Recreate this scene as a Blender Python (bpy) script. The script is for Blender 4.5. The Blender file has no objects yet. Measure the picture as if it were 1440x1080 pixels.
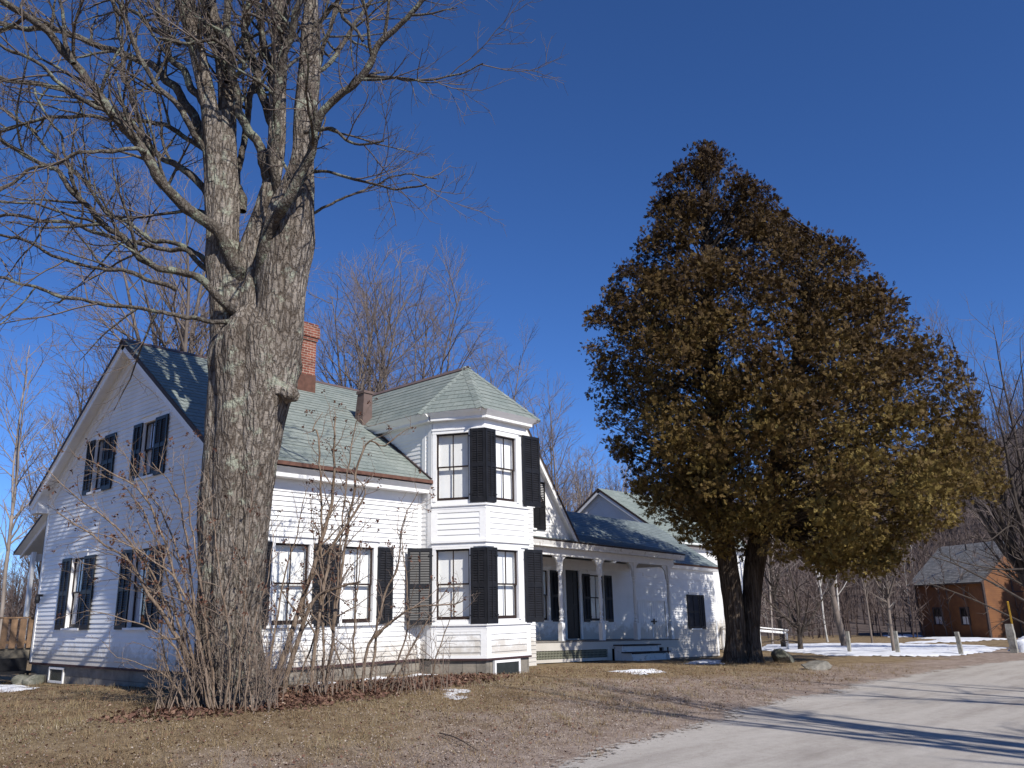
import bpy, math, random
import numpy as np
from mathutils import Vector, Matrix

rnd = random.Random(11)
nrs = np.random.RandomState(5)
SC = bpy.context.scene
COL = SC.collection
R_ = math.radians

# ------------------------------------------------------------------ camera numbers
F = 1177.44
CAM = np.array([-8.628, -15.896, 1.65])
RC = np.array([[0.67527714, -0.73730173, -0.01967108],
               [0.18096456, 0.19147836, -0.96466982],
               [0.71501931, 0.64785971, 0.26272644]])      # rows: right, down, forward


def at(px, py, zf):
    """world point at depth zf seen at photo pixel (px, py); used only to take measurements off the photo"""
    q = np.array([(px - 720) / F * zf, (py - 540) / F * zf, zf])
    return Vector(CAM + RC.T @ q)


def at_z(px, py, z):
    d = RC.T @ np.array([px - 720, py - 540, F])
    t = (z - CAM[2]) / d[2]
    return Vector(CAM + d * t)


def depth_of(p):
    return float(RC[2] @ (np.array(p) - CAM))


# ------------------------------------------------------------------ ground height
CTRL = [(-8.6, -15.9, 0), (-1.0, -9.5, 0), (7.6, -8.1, -.08), (17, -7.8, -.2), (27, -8.1, -.3), (40, -9, -.35),
        (0, 0, .3), (2.3, -.3, .3), (0, 9.4, .1), (0, 5, .22), (6, -1.8, .28), (8, -1.6, .22), (13, 2.8, 0), (17, 2.9, -.1),
        (21, 3.4, -.25), (24.5, 4.5, -.46), (28.5, 4.6, -.55), (-1, -2.6, .3), (18.0, -1.85, -.12), (22, -2, -.18),
        (29, -1, -.32), (29.7, -2.8, -.3), (28.8, -5.5, -.3), (31.6, -6.8, -.3), (33.8, 3.3, -.45), (40, 5, -.5),
        (55, 3, -.5), (50, -6, -.45), (-5, 8, 0), (-8, -4, .1), (-14, 0, .0), (-20, -15, 0), (0, -22, -.1), (20, -22, -.2),
        (45, -22, -.4), (0, 16, -.1), (15, 14, -.3), (32, 16, -.55), (-15, 16, -.2), (38, 8, -.55)]
for k in range(14):
    a = k / 14 * 2 * math.pi
    CTRL.append((10 + 80 * math.cos(a), 80 * math.sin(a), -.6))
    CTRL.append((10 + 260 * math.cos(a), 260 * math.sin(a), -.6))
CP = np.array(CTRL)


def _phi(r2): return -np.sqrt(r2 + 6.0)


_A = _phi(((CP[:, None, :2] - CP[None, :, :2]) ** 2).sum(-1))
_n = len(CP)
_M = np.zeros((_n + 1, _n + 1)); _M[:_n, :_n] = _A + np.eye(_n) * 0.02; _M[:_n, _n] = 1; _M[_n, :_n] = 1
_W = np.linalg.solve(_M, np.append(CP[:, 2], 0))


def gz_np(x, y):
    x = np.asarray(x, float); y = np.asarray(y, float)
    sh = x.shape
    xf, yf = x.ravel(), y.ravel()
    out = np.empty(len(xf))
    for s in range(0, len(xf), 20000):
        r2 = (xf[s:s + 20000, None] - CP[None, :, 0]) ** 2 + (yf[s:s + 20000, None] - CP[None, :, 1]) ** 2
        out[s:s + 20000] = _phi(r2) @ _W[:_n] + _W[_n]
    far = np.hypot(xf - 10, yf)
    w = np.clip((far - 150) / 100, 0, 1)
    return (out * (1 - w) - .6 * w).reshape(sh)


def gz(x, y): return float(gz_np(np.array([x]), np.array([y]))[0])


# ------------------------------------------------------------------ objects
def link(o, parent=None):
    COL.objects.link(o)
    if parent is not None: o.parent = parent
    return o


def tag(o, label=None, cat=None, group=None, kind=None):
    if label: o['label'] = label
    if cat: o['category'] = cat
    if group: o['group'] = group
    if kind: o['kind'] = kind
    return o


def thing(name, label, cat, loc=(0, 0, 0), group=None):
    """an Empty at the base of a thing (children are built in world space, so it keeps the inverse)"""
    o = bpy.data.objects.new(name, None)
    o.location = loc; o.empty_display_size = .3
    COL.objects.link(o)
    tag(o, label, cat, group)
    return o


def adopt(o, parent):
    if parent is not None:
        o.parent = parent
        root = parent; off = Vector((0, 0, 0))
        while root is not None:
            off += root.location if root.type == 'EMPTY' else Vector((0, 0, 0)); root = root.parent
        o.matrix_parent_inverse = Matrix.Identity(4)
        if parent.type == 'EMPTY':
            o.location = -off
    return o


class MB:
    def __init__(s):
        s.v = []; s.f = []; s.uv = []; s.np_v = []; s.np_q = []; s.np_t = []; s.n = 0

    def poly(s, pts, uv=None):
        i = len(s.v)
        s.v += [tuple(p) for p in pts]
        s.f.append(tuple(range(i, i + len(pts))))
        s.uv += list(uv) if uv else [(p[0], p[2]) for p in pts]

    def box(s, x0, x1, y0, y1, z0, z1):
        s.obox((0, 0, 0), (1, 0, 0), (0, 1, 0), (0, 0, 1), x0, x1, y0, y1, z0, z1)

    def obox(s, O, a, b, c, a0, a1, b0, b1, c0, c1):
        O, a, b, c = Vector(O), Vector(a), Vector(b), Vector(c)
        P = [O + a * x + b * y + c * z for z in (c0, c1) for y in (b0, b1) for x in (a0, a1)]
        U = [(x, z) for z in (c0, c1) for y in (b0, b1) for x in (a0, a1)]
        for q in ((0, 2, 3, 1), (4, 5, 7, 6), (0, 1, 5, 4), (2, 6, 7, 3), (0, 4, 6, 2), (1, 3, 7, 5)):
            s.poly([P[k] for k in q], [U[k] for k in q])

    def prism(s, prof, O, a, b, e, e0, e1):
        """profile [(a, b)] extruded along e"""
        O, a, b, e = Vector(O), Vector(a), Vector(b), Vector(e)
        A = [O + a * p + b * q + e * e0 for p, q in prof]
        B = [O + a * p + b * q + e * e1 for p, q in prof]
        n = len(prof)
        s.poly(A[::-1]); s.poly(B)
        L = 0
        for i in range(n):
            j = (i + 1) % n
            d = (A[j] - A[i]).length
            s.poly([A[i], A[j], B[j], B[i]], [(e0, L), (e0, L + d), (e1, L + d), (e1, L)])
            L += d

    def bar(s, p, q, w, h=None, up=(0, 0, 1)):
        p, q = Vector(p), Vector(q)
        h = h or w
        d = (q - p); L = d.length; d.normalize()
        u = Vector(up)
        a = d.cross(u)
        if a.length < 1e-4: a = d.cross(Vector((1, 0, 0)))
        a.normalize(); b = a.cross(d)
        s.obox(p, d, a, b, 0, L, -w / 2, w / 2, -h / 2, h / 2)

    def lathe(s, prof, c, seg=14):
        cx, cy, cz = c
        rings = []
        for r, z in prof:
            rings.append([(cx + r * math.cos(2 * math.pi * k / seg), cy + r * math.sin(2 * math.pi * k / seg), cz + z) for k in range(seg)])
        for a, b in zip(rings, rings[1:]):
            for k in range(seg):
                j = (k + 1) % seg
                s.poly([a[k], a[j], b[j], b[k]])
        s.poly(rings[0][::-1]); s.poly(rings[-1])

    def tube(s, pts, rad, sides=8):
        V, Q = tubes_np([(np.array([tuple(p) for p in pts]), np.array(rad))], sides)
        s.addnp(V, Q)

    def addnp(s, V, Q=None, T=None):
        if Q is not None and len(Q): s.np_q.append(Q + s.n)
        if T is not None and len(T): s.np_t.append(T + s.n)
        s.np_v.append(V); s.n += len(V)

    def build(s, name, mat, parent=None, smooth=False, label=None, bevel=0, attr=None):
        me = bpy.data.meshes.new(name)
        if s.f and not s.np_v:
            me.from_pydata(s.v, [], s.f)
            lay = me.uv_layers.new(name='UVMap')
            lay.data.foreach_set('uv', np.array(s.uv, dtype=np.float32).ravel())
        else:
            V = np.concatenate(s.np_v) if s.np_v else np.zeros((0, 3))
            if s.f:
                V2 = np.array(s.v)
                off = len(V); V = np.concatenate([V, V2])
            Q = np.concatenate(s.np_q) if s.np_q else np.zeros((0, 4), int)
            T = np.concatenate(s.np_t) if s.np_t else np.zeros((0, 3), int)
            extra = [tuple(i + off for i in f) for f in s.f] if s.f else []
            loops = [Q.ravel(), T.ravel()] + [np.array(f) for f in extra]
            tot = np.concatenate([np.full(len(Q), 4), np.full(len(T), 3), np.array([len(f) for f in extra], int)]).astype(int)
            li = np.concatenate(loops).astype(np.int32)
            me.vertices.add(len(V)); me.vertices.foreach_set('co', V.astype(np.float32).ravel())
            me.loops.add(len(li)); me.loops.foreach_set('vertex_index', li)
            me.polygons.add(len(tot))
            st = np.concatenate([[0], np.cumsum(tot)[:-1]]).astype(np.int32)
            me.polygons.foreach_set('loop_start', st)
            me.polygons.foreach_set('loop_total', tot.astype(np.int32))
            me.update(calc_edges=True)
            if attr is not None:
                a = me.attributes.new('tint', 'FLOAT', 'POINT')
                a.data.foreach_set('value', attr.astype(np.float32))
        if smooth:
            me.polygons.foreach_set('use_smooth', np.ones(len(me.polygons), bool))
        me.materials.append(mat)
        me.validate()
        o = bpy.data.objects.new(name, me)
        COL.objects.link(o)
        if parent is not None: adopt(o, parent)
        if bevel:
            m = o.modifiers.new('bevel', 'BEVEL'); m.width = bevel; m.segments = 1; m.limit_method = 'ANGLE'
        if label: o['label'] = label
        return o


def tubes_np(branches, sides):
    """list of (pts[N,3], rad[N]) -> verts, quads ; batched by N"""
    byn = {}
    for p, r in branches: byn.setdefault(len(p), []).append((p, r))
    Vs, Qs, n0 = [], [], 0
    for N, bl in byn.items():
        P = np.array([b[0] for b in bl], float); Rr = np.array([b[1] for b in bl], float)
        B = len(bl)
        T = np.empty_like(P)
        T[:, 1:-1] = P[:, 2:] - P[:, :-2] if N > 2 else 0
        T[:, 0] = P[:, 1] - P[:, 0]; T[:, -1] = P[:, -1] - P[:, -2]
        T /= np.linalg.norm(T, axis=2, keepdims=True) + 1e-9
        ref = np.zeros((B, 1, 3)); ref[:, 0, 0] = 1
        m = np.abs(T[:, :1, 0].reshape(B)) > .8
        ref[m, 0, 0] = 0; ref[m, 0, 1] = 1
        a = np.cross(T, np.broadcast_to(ref, T.shape)); a /= np.linalg.norm(a, axis=2, keepdims=True) + 1e-9
        b = np.cross(T, a)
        ang = np.arange(sides) / sides * 2 * math.pi
        V = P[:, :, None] + Rr[:, :, None, None] * (a[:, :, None] * np.cos(ang)[None, None, :, None] + b[:, :, None] * np.sin(ang)[None, None, :, None])
        Vs.append(V.reshape(-1, 3))
        idx = (np.arange(B * N * sides).reshape(B, N, sides)) + n0
        q = np.stack([idx[:, :-1], np.roll(idx, -1, 2)[:, :-1], np.roll(idx, -1, 2)[:, 1:], idx[:, 1:]], -1)
        Qs.append(q.reshape(-1, 4)); n0 += B * N * sides
    return np.concatenate(Vs), np.concatenate(Qs)


# ------------------------------------------------------------------ materials
def mat(name):
    m = bpy.data.materials.new(name); m.use_nodes = True
    nt = m.node_tree
    return m, nt, nt.nodes['Principled BSDF']


def N(nt, t, **kw):
    n = nt.nodes.new(t)
    for k, v in kw.items():
        if k in n.inputs: n.inputs[k].default_value = v
        else: setattr(n, k, v)
    return n


def L(nt, a, b): nt.links.new(a, b)


def ramp(nt, fac, stops):
    r = nt.nodes.new('ShaderNodeValToRGB')
    e = r.color_ramp.elements
    while len(e) < len(stops): e.new(.5)
    for i, (p, c) in enumerate(stops):
        e[i].position = p; e[i].color = (*c, 1)
    if fac is not None: L(nt, fac, r.inputs[0])
    return r


def mixc(nt, fac, a, b, mode='MIX'):
    m = nt.nodes.new('ShaderNodeMix'); m.data_type = 'RGBA'; m.blend_type = mode
    for sock, val in ((m.inputs[0], fac), (m.inputs[6], a), (m.inputs[7], b)):
        if isinstance(val, (int, float)): sock.default_value = val
        elif isinstance(val, tuple): sock.default_value = (*val, 1)
        else: L(nt, val, sock)
    return m.outputs[2]


def bump(nt, h, p, strength, dist=.02):
    b = N(nt, 'ShaderNodeBump', Strength=strength, Distance=dist)
    L(nt, h, b.inputs['Height']); L(nt, b.outputs[0], p.inputs['Normal'])
    return b


def noise(nt, scale, detail=4, vec=None, rough=.55):
    n = N(nt, 'ShaderNodeTexNoise', Scale=scale, Detail=detail, Roughness=rough)
    if vec is not None: L(nt, vec, n.inputs['Vector'])
    return n.outputs['Fac']


def coord(nt, which='Object'):
    return nt.nodes.new('ShaderNodeTexCoord').outputs[which]


def simple(name, c, rough=.6, var=.12, sc=6, bmp=.0, bsc=60, spec=.3):
    m, nt, p = mat(name)
    v = coord(nt)
    f = noise(nt, sc, 5, v)
    lo = tuple(x * (1 - var) for x in c); hi = tuple(min(1, x * (1 + var)) for x in c)
    r = ramp(nt, f, [(.3, lo), (.7, hi)])
    L(nt, r.outputs[0], p.inputs['Base Color'])
    p.inputs['Roughness'].default_value = rough
    p.inputs['Specular IOR Level'].default_value = spec
    if bmp: bump(nt, noise(nt, bsc, 4, v), p, bmp)
    return m


def stretch(nt, v, s):
    mp = nt.nodes.new('ShaderNodeMapping'); mp.inputs['Scale'].default_value = s
    L(nt, v, mp.inputs['Vector'])
    return mp.outputs[0]


M = {}
# weathered white paint: faint streaks and grime
m, nt, p = mat('white_paint'); v = coord(nt)
f1 = noise(nt, 1.3, 5, v); f2 = noise(nt, 9, 6, stretch(nt, v, (1, 1, .25)))
c1 = ramp(nt, f1, [(.3, (.74, .735, .71)), (.65, (.82, .815, .80))])
c2 = ramp(nt, f2, [(.18, (.62, .6, .56)), (.36, (1, 1, 1))])
cw = mixc(nt, .5, c1.outputs[0], c2.outputs[0], 'MULTIPLY')
sx = nt.nodes.new('ShaderNodeSeparateXYZ'); L(nt, v, sx.inputs[0])          # mud splash and flaking low on the walls
ms = nt.nodes.new('ShaderNodeMath'); ms.operation = 'MULTIPLY_ADD'; L(nt, noise(nt, 3.5, 7, v, .75), ms.inputs[0]); ms.inputs[1].default_value = -1.6; L(nt, sx.outputs[2], ms.inputs[2])
spl = ramp(nt, ms.outputs[0], [(.0, (.62, .57, .50)), (.32, (1, 1, 1))])
fl = ramp(nt, noise(nt, 24, 6, stretch(nt, v, (1, 1, 2.2)), .7), [(.27, (.55, .5, .44)), (.31, (1, 1, 1))])
cw = mixc(nt, .8, cw, spl.outputs[0], 'MULTIPLY')
L(nt, mixc(nt, .6, cw, fl.outputs[0], 'MULTIPLY'), p.inputs['Base Color'])
p.inputs['Roughness'].default_value = .5
bump(nt, noise(nt, 40, 4, stretch(nt, v, (1, 1, 6))), p, .06)
M['white'] = m
M['trim'] = simple('trim_paint', (.8, .795, .78), .45, .04, 5, .04, 30)
# peeling porch paint
m, nt, p = mat('worn_paint'); v = coord(nt)
f = noise(nt, 7, 8, v, .7)
r = ramp(nt, f, [(.36, (.36, .33, .29)), (.43, (.74, .73, .71))])
L(nt, r.outputs[0], p.inputs['Base Color']); p.inputs['Roughness'].default_value = .6
M['worn'] = m


def slate(name, a, b, row=.2, w=.3):
    m, nt, p = mat(name)
    uv = coord(nt, 'UV')
    br = N(nt, 'ShaderNodeTexBrick', Scale=1.0)
    br.inputs['Color1'].default_value = (*a, 1); br.inputs['Color2'].default_value = (*b, 1)
    br.inputs['Mortar'].default_value = (a[0] * .6, a[1] * .6, a[2] * .6, 1)
    br.inputs['Mortar Size'].default_value = .006; br.inputs['Brick Width'].default_value = w
    br.inputs['Row Height'].default_value = row; br.inputs['Bias'].default_value = .0
    L(nt, uv, br.inputs['Vector'])
    v = coord(nt)
    f = noise(nt, .9, 6, v, .65)
    st = ramp(nt, f, [(.3, (.80, .83, .81)), (.6, (1.04, 1.03, 1.0))])
    f3 = noise(nt, 14, 5, v)
    st3 = ramp(nt, f3, [(.3, (.8, .8, .8)), (.7, (1.12, 1.12, 1.12))])
    c = mixc(nt, 1.0, br.outputs['Color'], st.outputs[0], 'MULTIPLY')
    L(nt, mixc(nt, .8, c, st3.outputs[0], 'MULTIPLY'), p.inputs['Base Color'])
    p.inputs['Roughness'].default_value = .62
    bump(nt, f3, p, .15, .01)
    return m


M['slate'] = slate('slate_shingle', (.205, .235, .218), (.255, .283, .262))
M['slate_blue'] = slate('blue_slate_shingle', (.155, .185, .188), (.202, .235, .235))  # ell and porch slate, darkened and blued to carry the cedar's shade in its colour
M['slate_far'] = slate('barn_slate', (.215, .25, .228), (.255, .292, .268))
M['shingle_grey'] = slate('grey_shingle', (.18, .168, .15), (.29, .272, .248), .16, .22)
M['shutter'] = simple('shutter_paint', (.013, .013, .015), .45, .3, 5, .03, 40)
M['sash'] = simple('sash_paint', (.028, .017, .014), .5, .25, 9)
M['door'] = simple('dark_door', (.014, .011, .010), .4, .2, 6)
M['rust'] = simple('rusty_edge', (.115, .055, .038), .7, .25, 8)
M['maroon'] = simple('maroon_drip', (.055, .028, .03), .7, .2, 8)
M['metal_brown'] = simple('brown_sheet_metal', (.13, .092, .08), .55, .18, 4)
M['rake_dark'] = simple('dark_roof_edge', (.05, .036, .034), .7, .25, 8)
M['blind'] = simple('window_blind', (.82, .82, .79), .8, .04, 2)
M['curtain'] = simple('curtain', (.60, .60, .62), .9, .1, 4)
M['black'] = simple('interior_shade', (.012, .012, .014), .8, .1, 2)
M['stone_found'] = None
m, nt, p = mat('foundation_stone'); v = coord(nt)
f = noise(nt, 2.2, 7, v, .65)
r = ramp(nt, f, [(.25, (.10, .092, .08)), (.55, (.24, .215, .18)), (.8, (.33, .30, .25))])
br = N(nt, 'ShaderNodeTexBrick', Scale=1.0); br.inputs['Brick Width'].default_value = 1.1; br.inputs['Row Height'].default_value = .34
br.inputs['Mortar Size'].default_value = .012; br.inputs['Color1'].default_value = (.9, .9, .9, 1); br.inputs['Color2'].default_value = (1.1, 1.08, 1.05, 1)
br.inputs['Mortar'].default_value = (.5, .5, .48, 1)
L(nt, coord(nt, 'UV'), br.inputs['Vector'])
L(nt, mixc(nt, .8, r.outputs[0], br.outputs['Color'], 'MULTIPLY'), p.inputs['Base Color'])
p.inputs['Roughness'].default_value = .85
bump(nt, noise(nt, 9, 6, v), p, .5, .03)
M['found'] = m
# chimney brick
m, nt, p = mat('chimney_brick'); v = coord(nt)
br = N(nt, 'ShaderNodeTexBrick', Scale=1.0); br.inputs['Brick Width'].default_value = .21; br.inputs['Row Height'].default_value = .075
br.inputs['Mortar Size'].default_value = .009
br.inputs['Color1'].default_value = (.16, .046, .03, 1); br.inputs['Color2'].default_value = (.235, .07, .042, 1); br.inputs['Mortar'].default_value = (.33, .27, .22, 1)
L(nt, coord(nt, 'UV'), br.inputs['Vector'])
r = ramp(nt, noise(nt, 3, 6, v), [(.3, (.6, .55, .5)), (.6, (1.1, 1.05, 1))])
L(nt, mixc(nt, .8, br.outputs['Color'], r.outputs[0], 'MULTIPLY'), p.inputs['Base Color'])
p.inputs['Roughness'].default_value = .85
bump(nt, br.outputs['Fac'], p, -.5, .01)
M['brick'] = m
# glass
m, nt, p = mat('window_glass')
out = nt.nodes['Material Output']
tr = nt.nodes.new('ShaderNodeBsdfTransparent'); gl = N(nt, 'ShaderNodeBsdfGlossy', Roughness=.02)
lw = N(nt, 'ShaderNodeLayerWeight', Blend=.5); pw = nt.nodes.new('ShaderNodeMath'); pw.operation = 'POWER'; L(nt, lw.outputs['Facing'], pw.inputs[0]); pw.inputs[1].default_value = 3.5
fr = nt.nodes.new('ShaderNodeMath'); fr.operation = 'MULTIPLY_ADD'; L(nt, pw.outputs[0], fr.inputs[0]); fr.inputs[1].default_value = .8; fr.inputs[2].default_value = .04
bm = N(nt, 'ShaderNodeBump', Strength=.03, Distance=.01)
L(nt, noise(nt, 2.2, 2, coord(nt)), bm.inputs['Height']); L(nt, bm.outputs[0], gl.inputs['Normal'])
mx = nt.nodes.new('ShaderNodeMixShader')
L(nt, fr.outputs[0], mx.inputs[0]); L(nt, tr.outputs[0], mx.inputs[1]); L(nt, gl.outputs[0], mx.inputs[2])
L(nt, mx.outputs[0], out.inputs['Surface'])
M['glass'] = m
M['deck'] = simple('deck_boards', (.20, .18, .16), .7, .25, 5, .1, 30)
M['lattice'] = simple('lattice_green', (.20, .20, .15), .6, .15, 6)
M['woodrail'] = simple('weathered_wood', (.21, .13, .075), .75, .35, 5, .2, 30)
M['planks'] = simple('grey_planks', (.15, .13, .10), .8, .3, 4, .2, 25)
M['snow'] = None
m, nt, p = mat('old_snow'); v = coord(nt)
r = ramp(nt, noise(nt, 1.7, 8, v, .7), [(.24, (.36, .34, .31)), (.36, (.60, .60, .60)), (.52, (.80, .81, .84))])
L(nt, r.outputs[0], p.inputs['Base Color']); p.inputs['Roughness'].default_value = .55
p.inputs['Subsurface Weight'].default_value = .0
bump(nt, noise(nt, 6, 7, v), p, .6, .04)
M['snow'] = m
# granite
m, nt, p = mat('granite'); v = coord(nt)
r = ramp(nt, noise(nt, 5, 8, v, .75), [(.25, (.10, .095, .08)), (.5, (.27, .255, .22)), (.75, (.42, .40, .36))])
L(nt, r.outputs[0], p.inputs['Base Color']); p.inputs['Roughness'].default_value = .9
bump(nt, noise(nt, 14, 7, v), p, .5, .03)
M['granite'] = m
m, nt, p = mat('mossy_rock'); v = coord(nt)
r = ramp(nt, noise(nt, 3.2, 8, v, .75), [(.25, (.035, .035, .028)), (.48, (.10, .10, .075)), (.62, (.21, .2, .165)), (.8, (.34, .32, .27))])
L(nt, r.outputs[0], p.inputs['Base Color']); p.inputs['Roughness'].default_value = .9
bump(nt, noise(nt, 11, 7, v), p, .6, .04)
M['rock'] = m
m, nt, p = mat('pale_rock'); v = coord(nt)
r = ramp(nt, noise(nt, 4.5, 8, v, .75), [(.25, (.07, .065, .05)), (.5, (.19, .178, .15)), (.75, (.31, .29, .25))])
L(nt, r.outputs[0], p.inputs['Base Color']); p.inputs['Roughness'].default_value = .9
bump(nt, noise(nt, 12, 7, v), p, .6, .04)
M['pale_rock'] = m
# clapboard in barn red-brown
m, nt, p = mat('brown_siding'); v = coord(nt)
r = ramp(nt, noise(nt, 2.1, 6, v), [(.3, (.125, .047, .015)), (.7, (.19, .075, .022))])
L(nt, r.outputs[0], p.inputs['Base Color']); p.inputs['Roughness'].default_value = .75
M['brown'] = m
M['yellow'] = simple('yellow_marker_paint', (.62, .36, .04), .5, .1, 5)


def bark(name, dark, mid, light, lichen, vs=(11, 11, 3.2), lich=.56, bstr=1.0):
    m, nt, p = mat(name); v = coord(nt)
    sv = stretch(nt, v, vs)
    nv = noise(nt, 2.4, 4, sv)
    vo = N(nt, 'ShaderNodeTexVoronoi', Scale=1.0, feature='DISTANCE_TO_EDGE')
    ad = nt.nodes.new('ShaderNodeVectorMath'); ad.operation = 'MULTIPLY_ADD'
    cn = N(nt, 'ShaderNodeTexNoise', Scale=1.6, Detail=4); L(nt, sv, cn.inputs['Vector'])
    L(nt, cn.outputs['Color'], ad.inputs[0]); ad.inputs[1].default_value = (1.1, 1.1, 1.1); L(nt, sv, ad.inputs[2])
    L(nt, ad.outputs[0], vo.inputs['Vector'])
    f1 = noise(nt, 1.1, 7, v, .7)
    base = ramp(nt, f1, [(.28, mid), (.66, light)])
    crack = ramp(nt, vo.outputs['Distance'], [(.0, dark), (.16, (1, 1, 1))])
    stk = ramp(nt, noise(nt, 1.0, 6, stretch(nt, v, (3.2, 3.2, .45)), .7), [(.3, (.58, .54, .5)), (.55, (1.02, 1.0, .98)), (.75, (1.18, 1.17, 1.15))])
    c = mixc(nt, .85, base.outputs[0], crack.outputs[0], 'MULTIPLY')
    c = mixc(nt, .85, c, stk.outputs[0], 'MULTIPLY')
    f2 = noise(nt, 2.6, 8, v, .75)
    k = ramp(nt, f2, [(lich, (0, 0, 0)), (lich + .07, (1, 1, 1))])
    c2 = mixc(nt, k.outputs[0], c, lichen)
    L(nt, c2, p.inputs['Base Color']); p.inputs['Roughness'].default_value = .9
    p.inputs['Specular IOR Level'].default_value = .15
    hm = nt.nodes.new('ShaderNodeMath'); hm.operation = 'ADD'
    hr = ramp(nt, vo.outputs['Distance'], [(.0, (0, 0, 0)), (.3, (1, 1, 1))])
    L(nt, hr.outputs[0], hm.inputs[0]); L(nt, noise(nt, 30, 5, v), hm.inputs[1])
    bump(nt, hm.outputs[0], p, bstr, .035)
    return m


M['maple_bark'] = bark('maple_bark', (.24, .2, .165), (.135, .112, .092), (.335, .30, .26), (.33, .34, .265))
M['maple_limb'] = bark('maple_limb_bark', (.4, .36, .32), (.072, .062, .052), (.165, .147, .126), (.22, .235, .175), (14, 14, 6), .53, .7)
M['twig'] = simple('maple_twig', (.135, .108, .092), .85, .25, 3)
M['cedar_bark'] = bark('cedar_bark', (.3, .25, .2), (.055, .042, .033), (.135, .108, .085), (.17, .15, .12), (11, 11, .8), .66, 1.0)
M['lilac'] = bark('lilac_bark', (.5, .45, .4), (.16, .12, .09), (.30, .235, .18), (.33, .30, .25), (14, 14, 3), .62, .4)
M['lilac_twig'] = simple('lilac_twig', (.21, .158, .122), .85, .3, 4)
M['seed'] = simple('lilac_seed', (.10, .045, .028), .8, .3, 6)
M['bg_twig'] = simple('distant_twig', (.21, .17, .152), .9, .2, .5)
M['bg_bark'] = simple('distant_bark', (.16, .13, .11), .9, .3, 1.2)
M['pale_bark'] = simple('pale_bark', (.27, .23, .2), .85, .3, 1.2)
M['birch'] = simple('birch_bark', (.46, .44, .41), .7, .35, 3)
M['dark_bark'] = simple('apple_bark', (.055, .043, .035), .9, .3, 3)


def tinted(name, stops, rough=.8, trans=0.0):
    m, nt, p = mat(name)
    a = N(nt, 'ShaderNodeAttribute', attribute_name='tint')
    r = ramp(nt, a.outputs['Fac'], stops)
    L(nt, r.outputs[0], p.inputs['Base Color'])
    p.inputs['Roughness'].default_value = rough; p.inputs['Specular IOR Level'].default_value = .2
    if trans:
        tl = nt.nodes.new('ShaderNodeBsdfTranslucent'); L(nt, r.outputs[0], tl.inputs[0])
        mx = nt.nodes.new('ShaderNodeMixShader'); mx.inputs[0].default_value = trans
        L(nt, p.outputs[0], mx.inputs[1]); L(nt, tl.outputs[0], mx.inputs[2])
        L(nt, mx.outputs[0], nt.nodes['Material Output'].inputs['Surface'])
    return m


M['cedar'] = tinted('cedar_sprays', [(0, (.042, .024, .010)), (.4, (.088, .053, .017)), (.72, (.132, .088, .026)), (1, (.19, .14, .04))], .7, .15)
M['blade'] = tinted('dry_grass', [(0, (.13, .08, .045)), (.3, (.245, .17, .095)), (.62, (.37, .28, .165)), (.85, (.24, .2, .09)), (1, (.48, .41, .30))], .8, .2)
M['litter'] = tinted('leaf_litter', [(0, (.06, .030, .022)), (.5, (.135, .072, .05)), (.85, (.22, .135, .09)), (1, (.36, .27, .2))], .8)
M['gravelbit'] = tinted('gravel_bits', [(0, (.12, .09, .068)), (.35, (.22, .172, .138)), (.7, (.31, .255, .21)), (1, (.44, .385, .335))], .9)
M['woods'] = tinted('far_woods', [(0, (.062, .045, .040)), (.55, (.125, .094, .084)), (.9, (.19, .15, .135)), (1, (.42, .39, .36))], .9)

# lawn: straw, brown and bare patches; paler and gritty towards the road
m, nt, p = mat('winter_lawn'); v = coord(nt)
fa = noise(nt, .35, 6, v, .6); fb = noise(nt, 3.0, 8, v, .7); fc = noise(nt, 45, 4, v, .7)
g1 = ramp(nt, fb, [(.25, (.115, .078, .047)), (.45, (.205, .147, .085)), (.62, (.295, .222, .135)), (.8, (.215, .175, .09))])
g2 = ramp(nt, fb, [(.25, (.16, .115, .092)), (.5, (.30, .235, .192)), (.75, (.43, .36, .31))])
at_ = N(nt, 'ShaderNodeAttribute', attribute_name='grit')
ma = nt.nodes.new('ShaderNodeMath'); ma.operation = 'ADD'; L(nt, at_.outputs['Fac'], ma.inputs[0])
mb_ = nt.nodes.new('ShaderNodeMath'); mb_.operation = 'MULTIPLY_ADD'; L(nt, fa, mb_.inputs[0]); mb_.inputs[1].default_value = 1.4; mb_.inputs[2].default_value = -.7
L(nt, mb_.outputs[0], ma.inputs[1])
k = ramp(nt, ma.outputs[0], [(.35, (0, 0, 0)), (.65, (1, 1, 1))])
c = mixc(nt, k.outputs[0], g1.outputs[0], g2.outputs[0])
sp = ramp(nt, fc, [(.3, (.5, .48, .46)), (.5, (1, 1, 1)), (.72, (1.25, 1.22, 1.2))])
L(nt, mixc(nt, .65, c, sp.outputs[0], 'MULTIPLY'), p.inputs['Base Color'])
p.inputs['Roughness'].default_value = .95; p.inputs['Specular IOR Level'].default_value = .1
bump(nt, fc, p, .8, .03)
M['lawn'] = m
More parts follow.
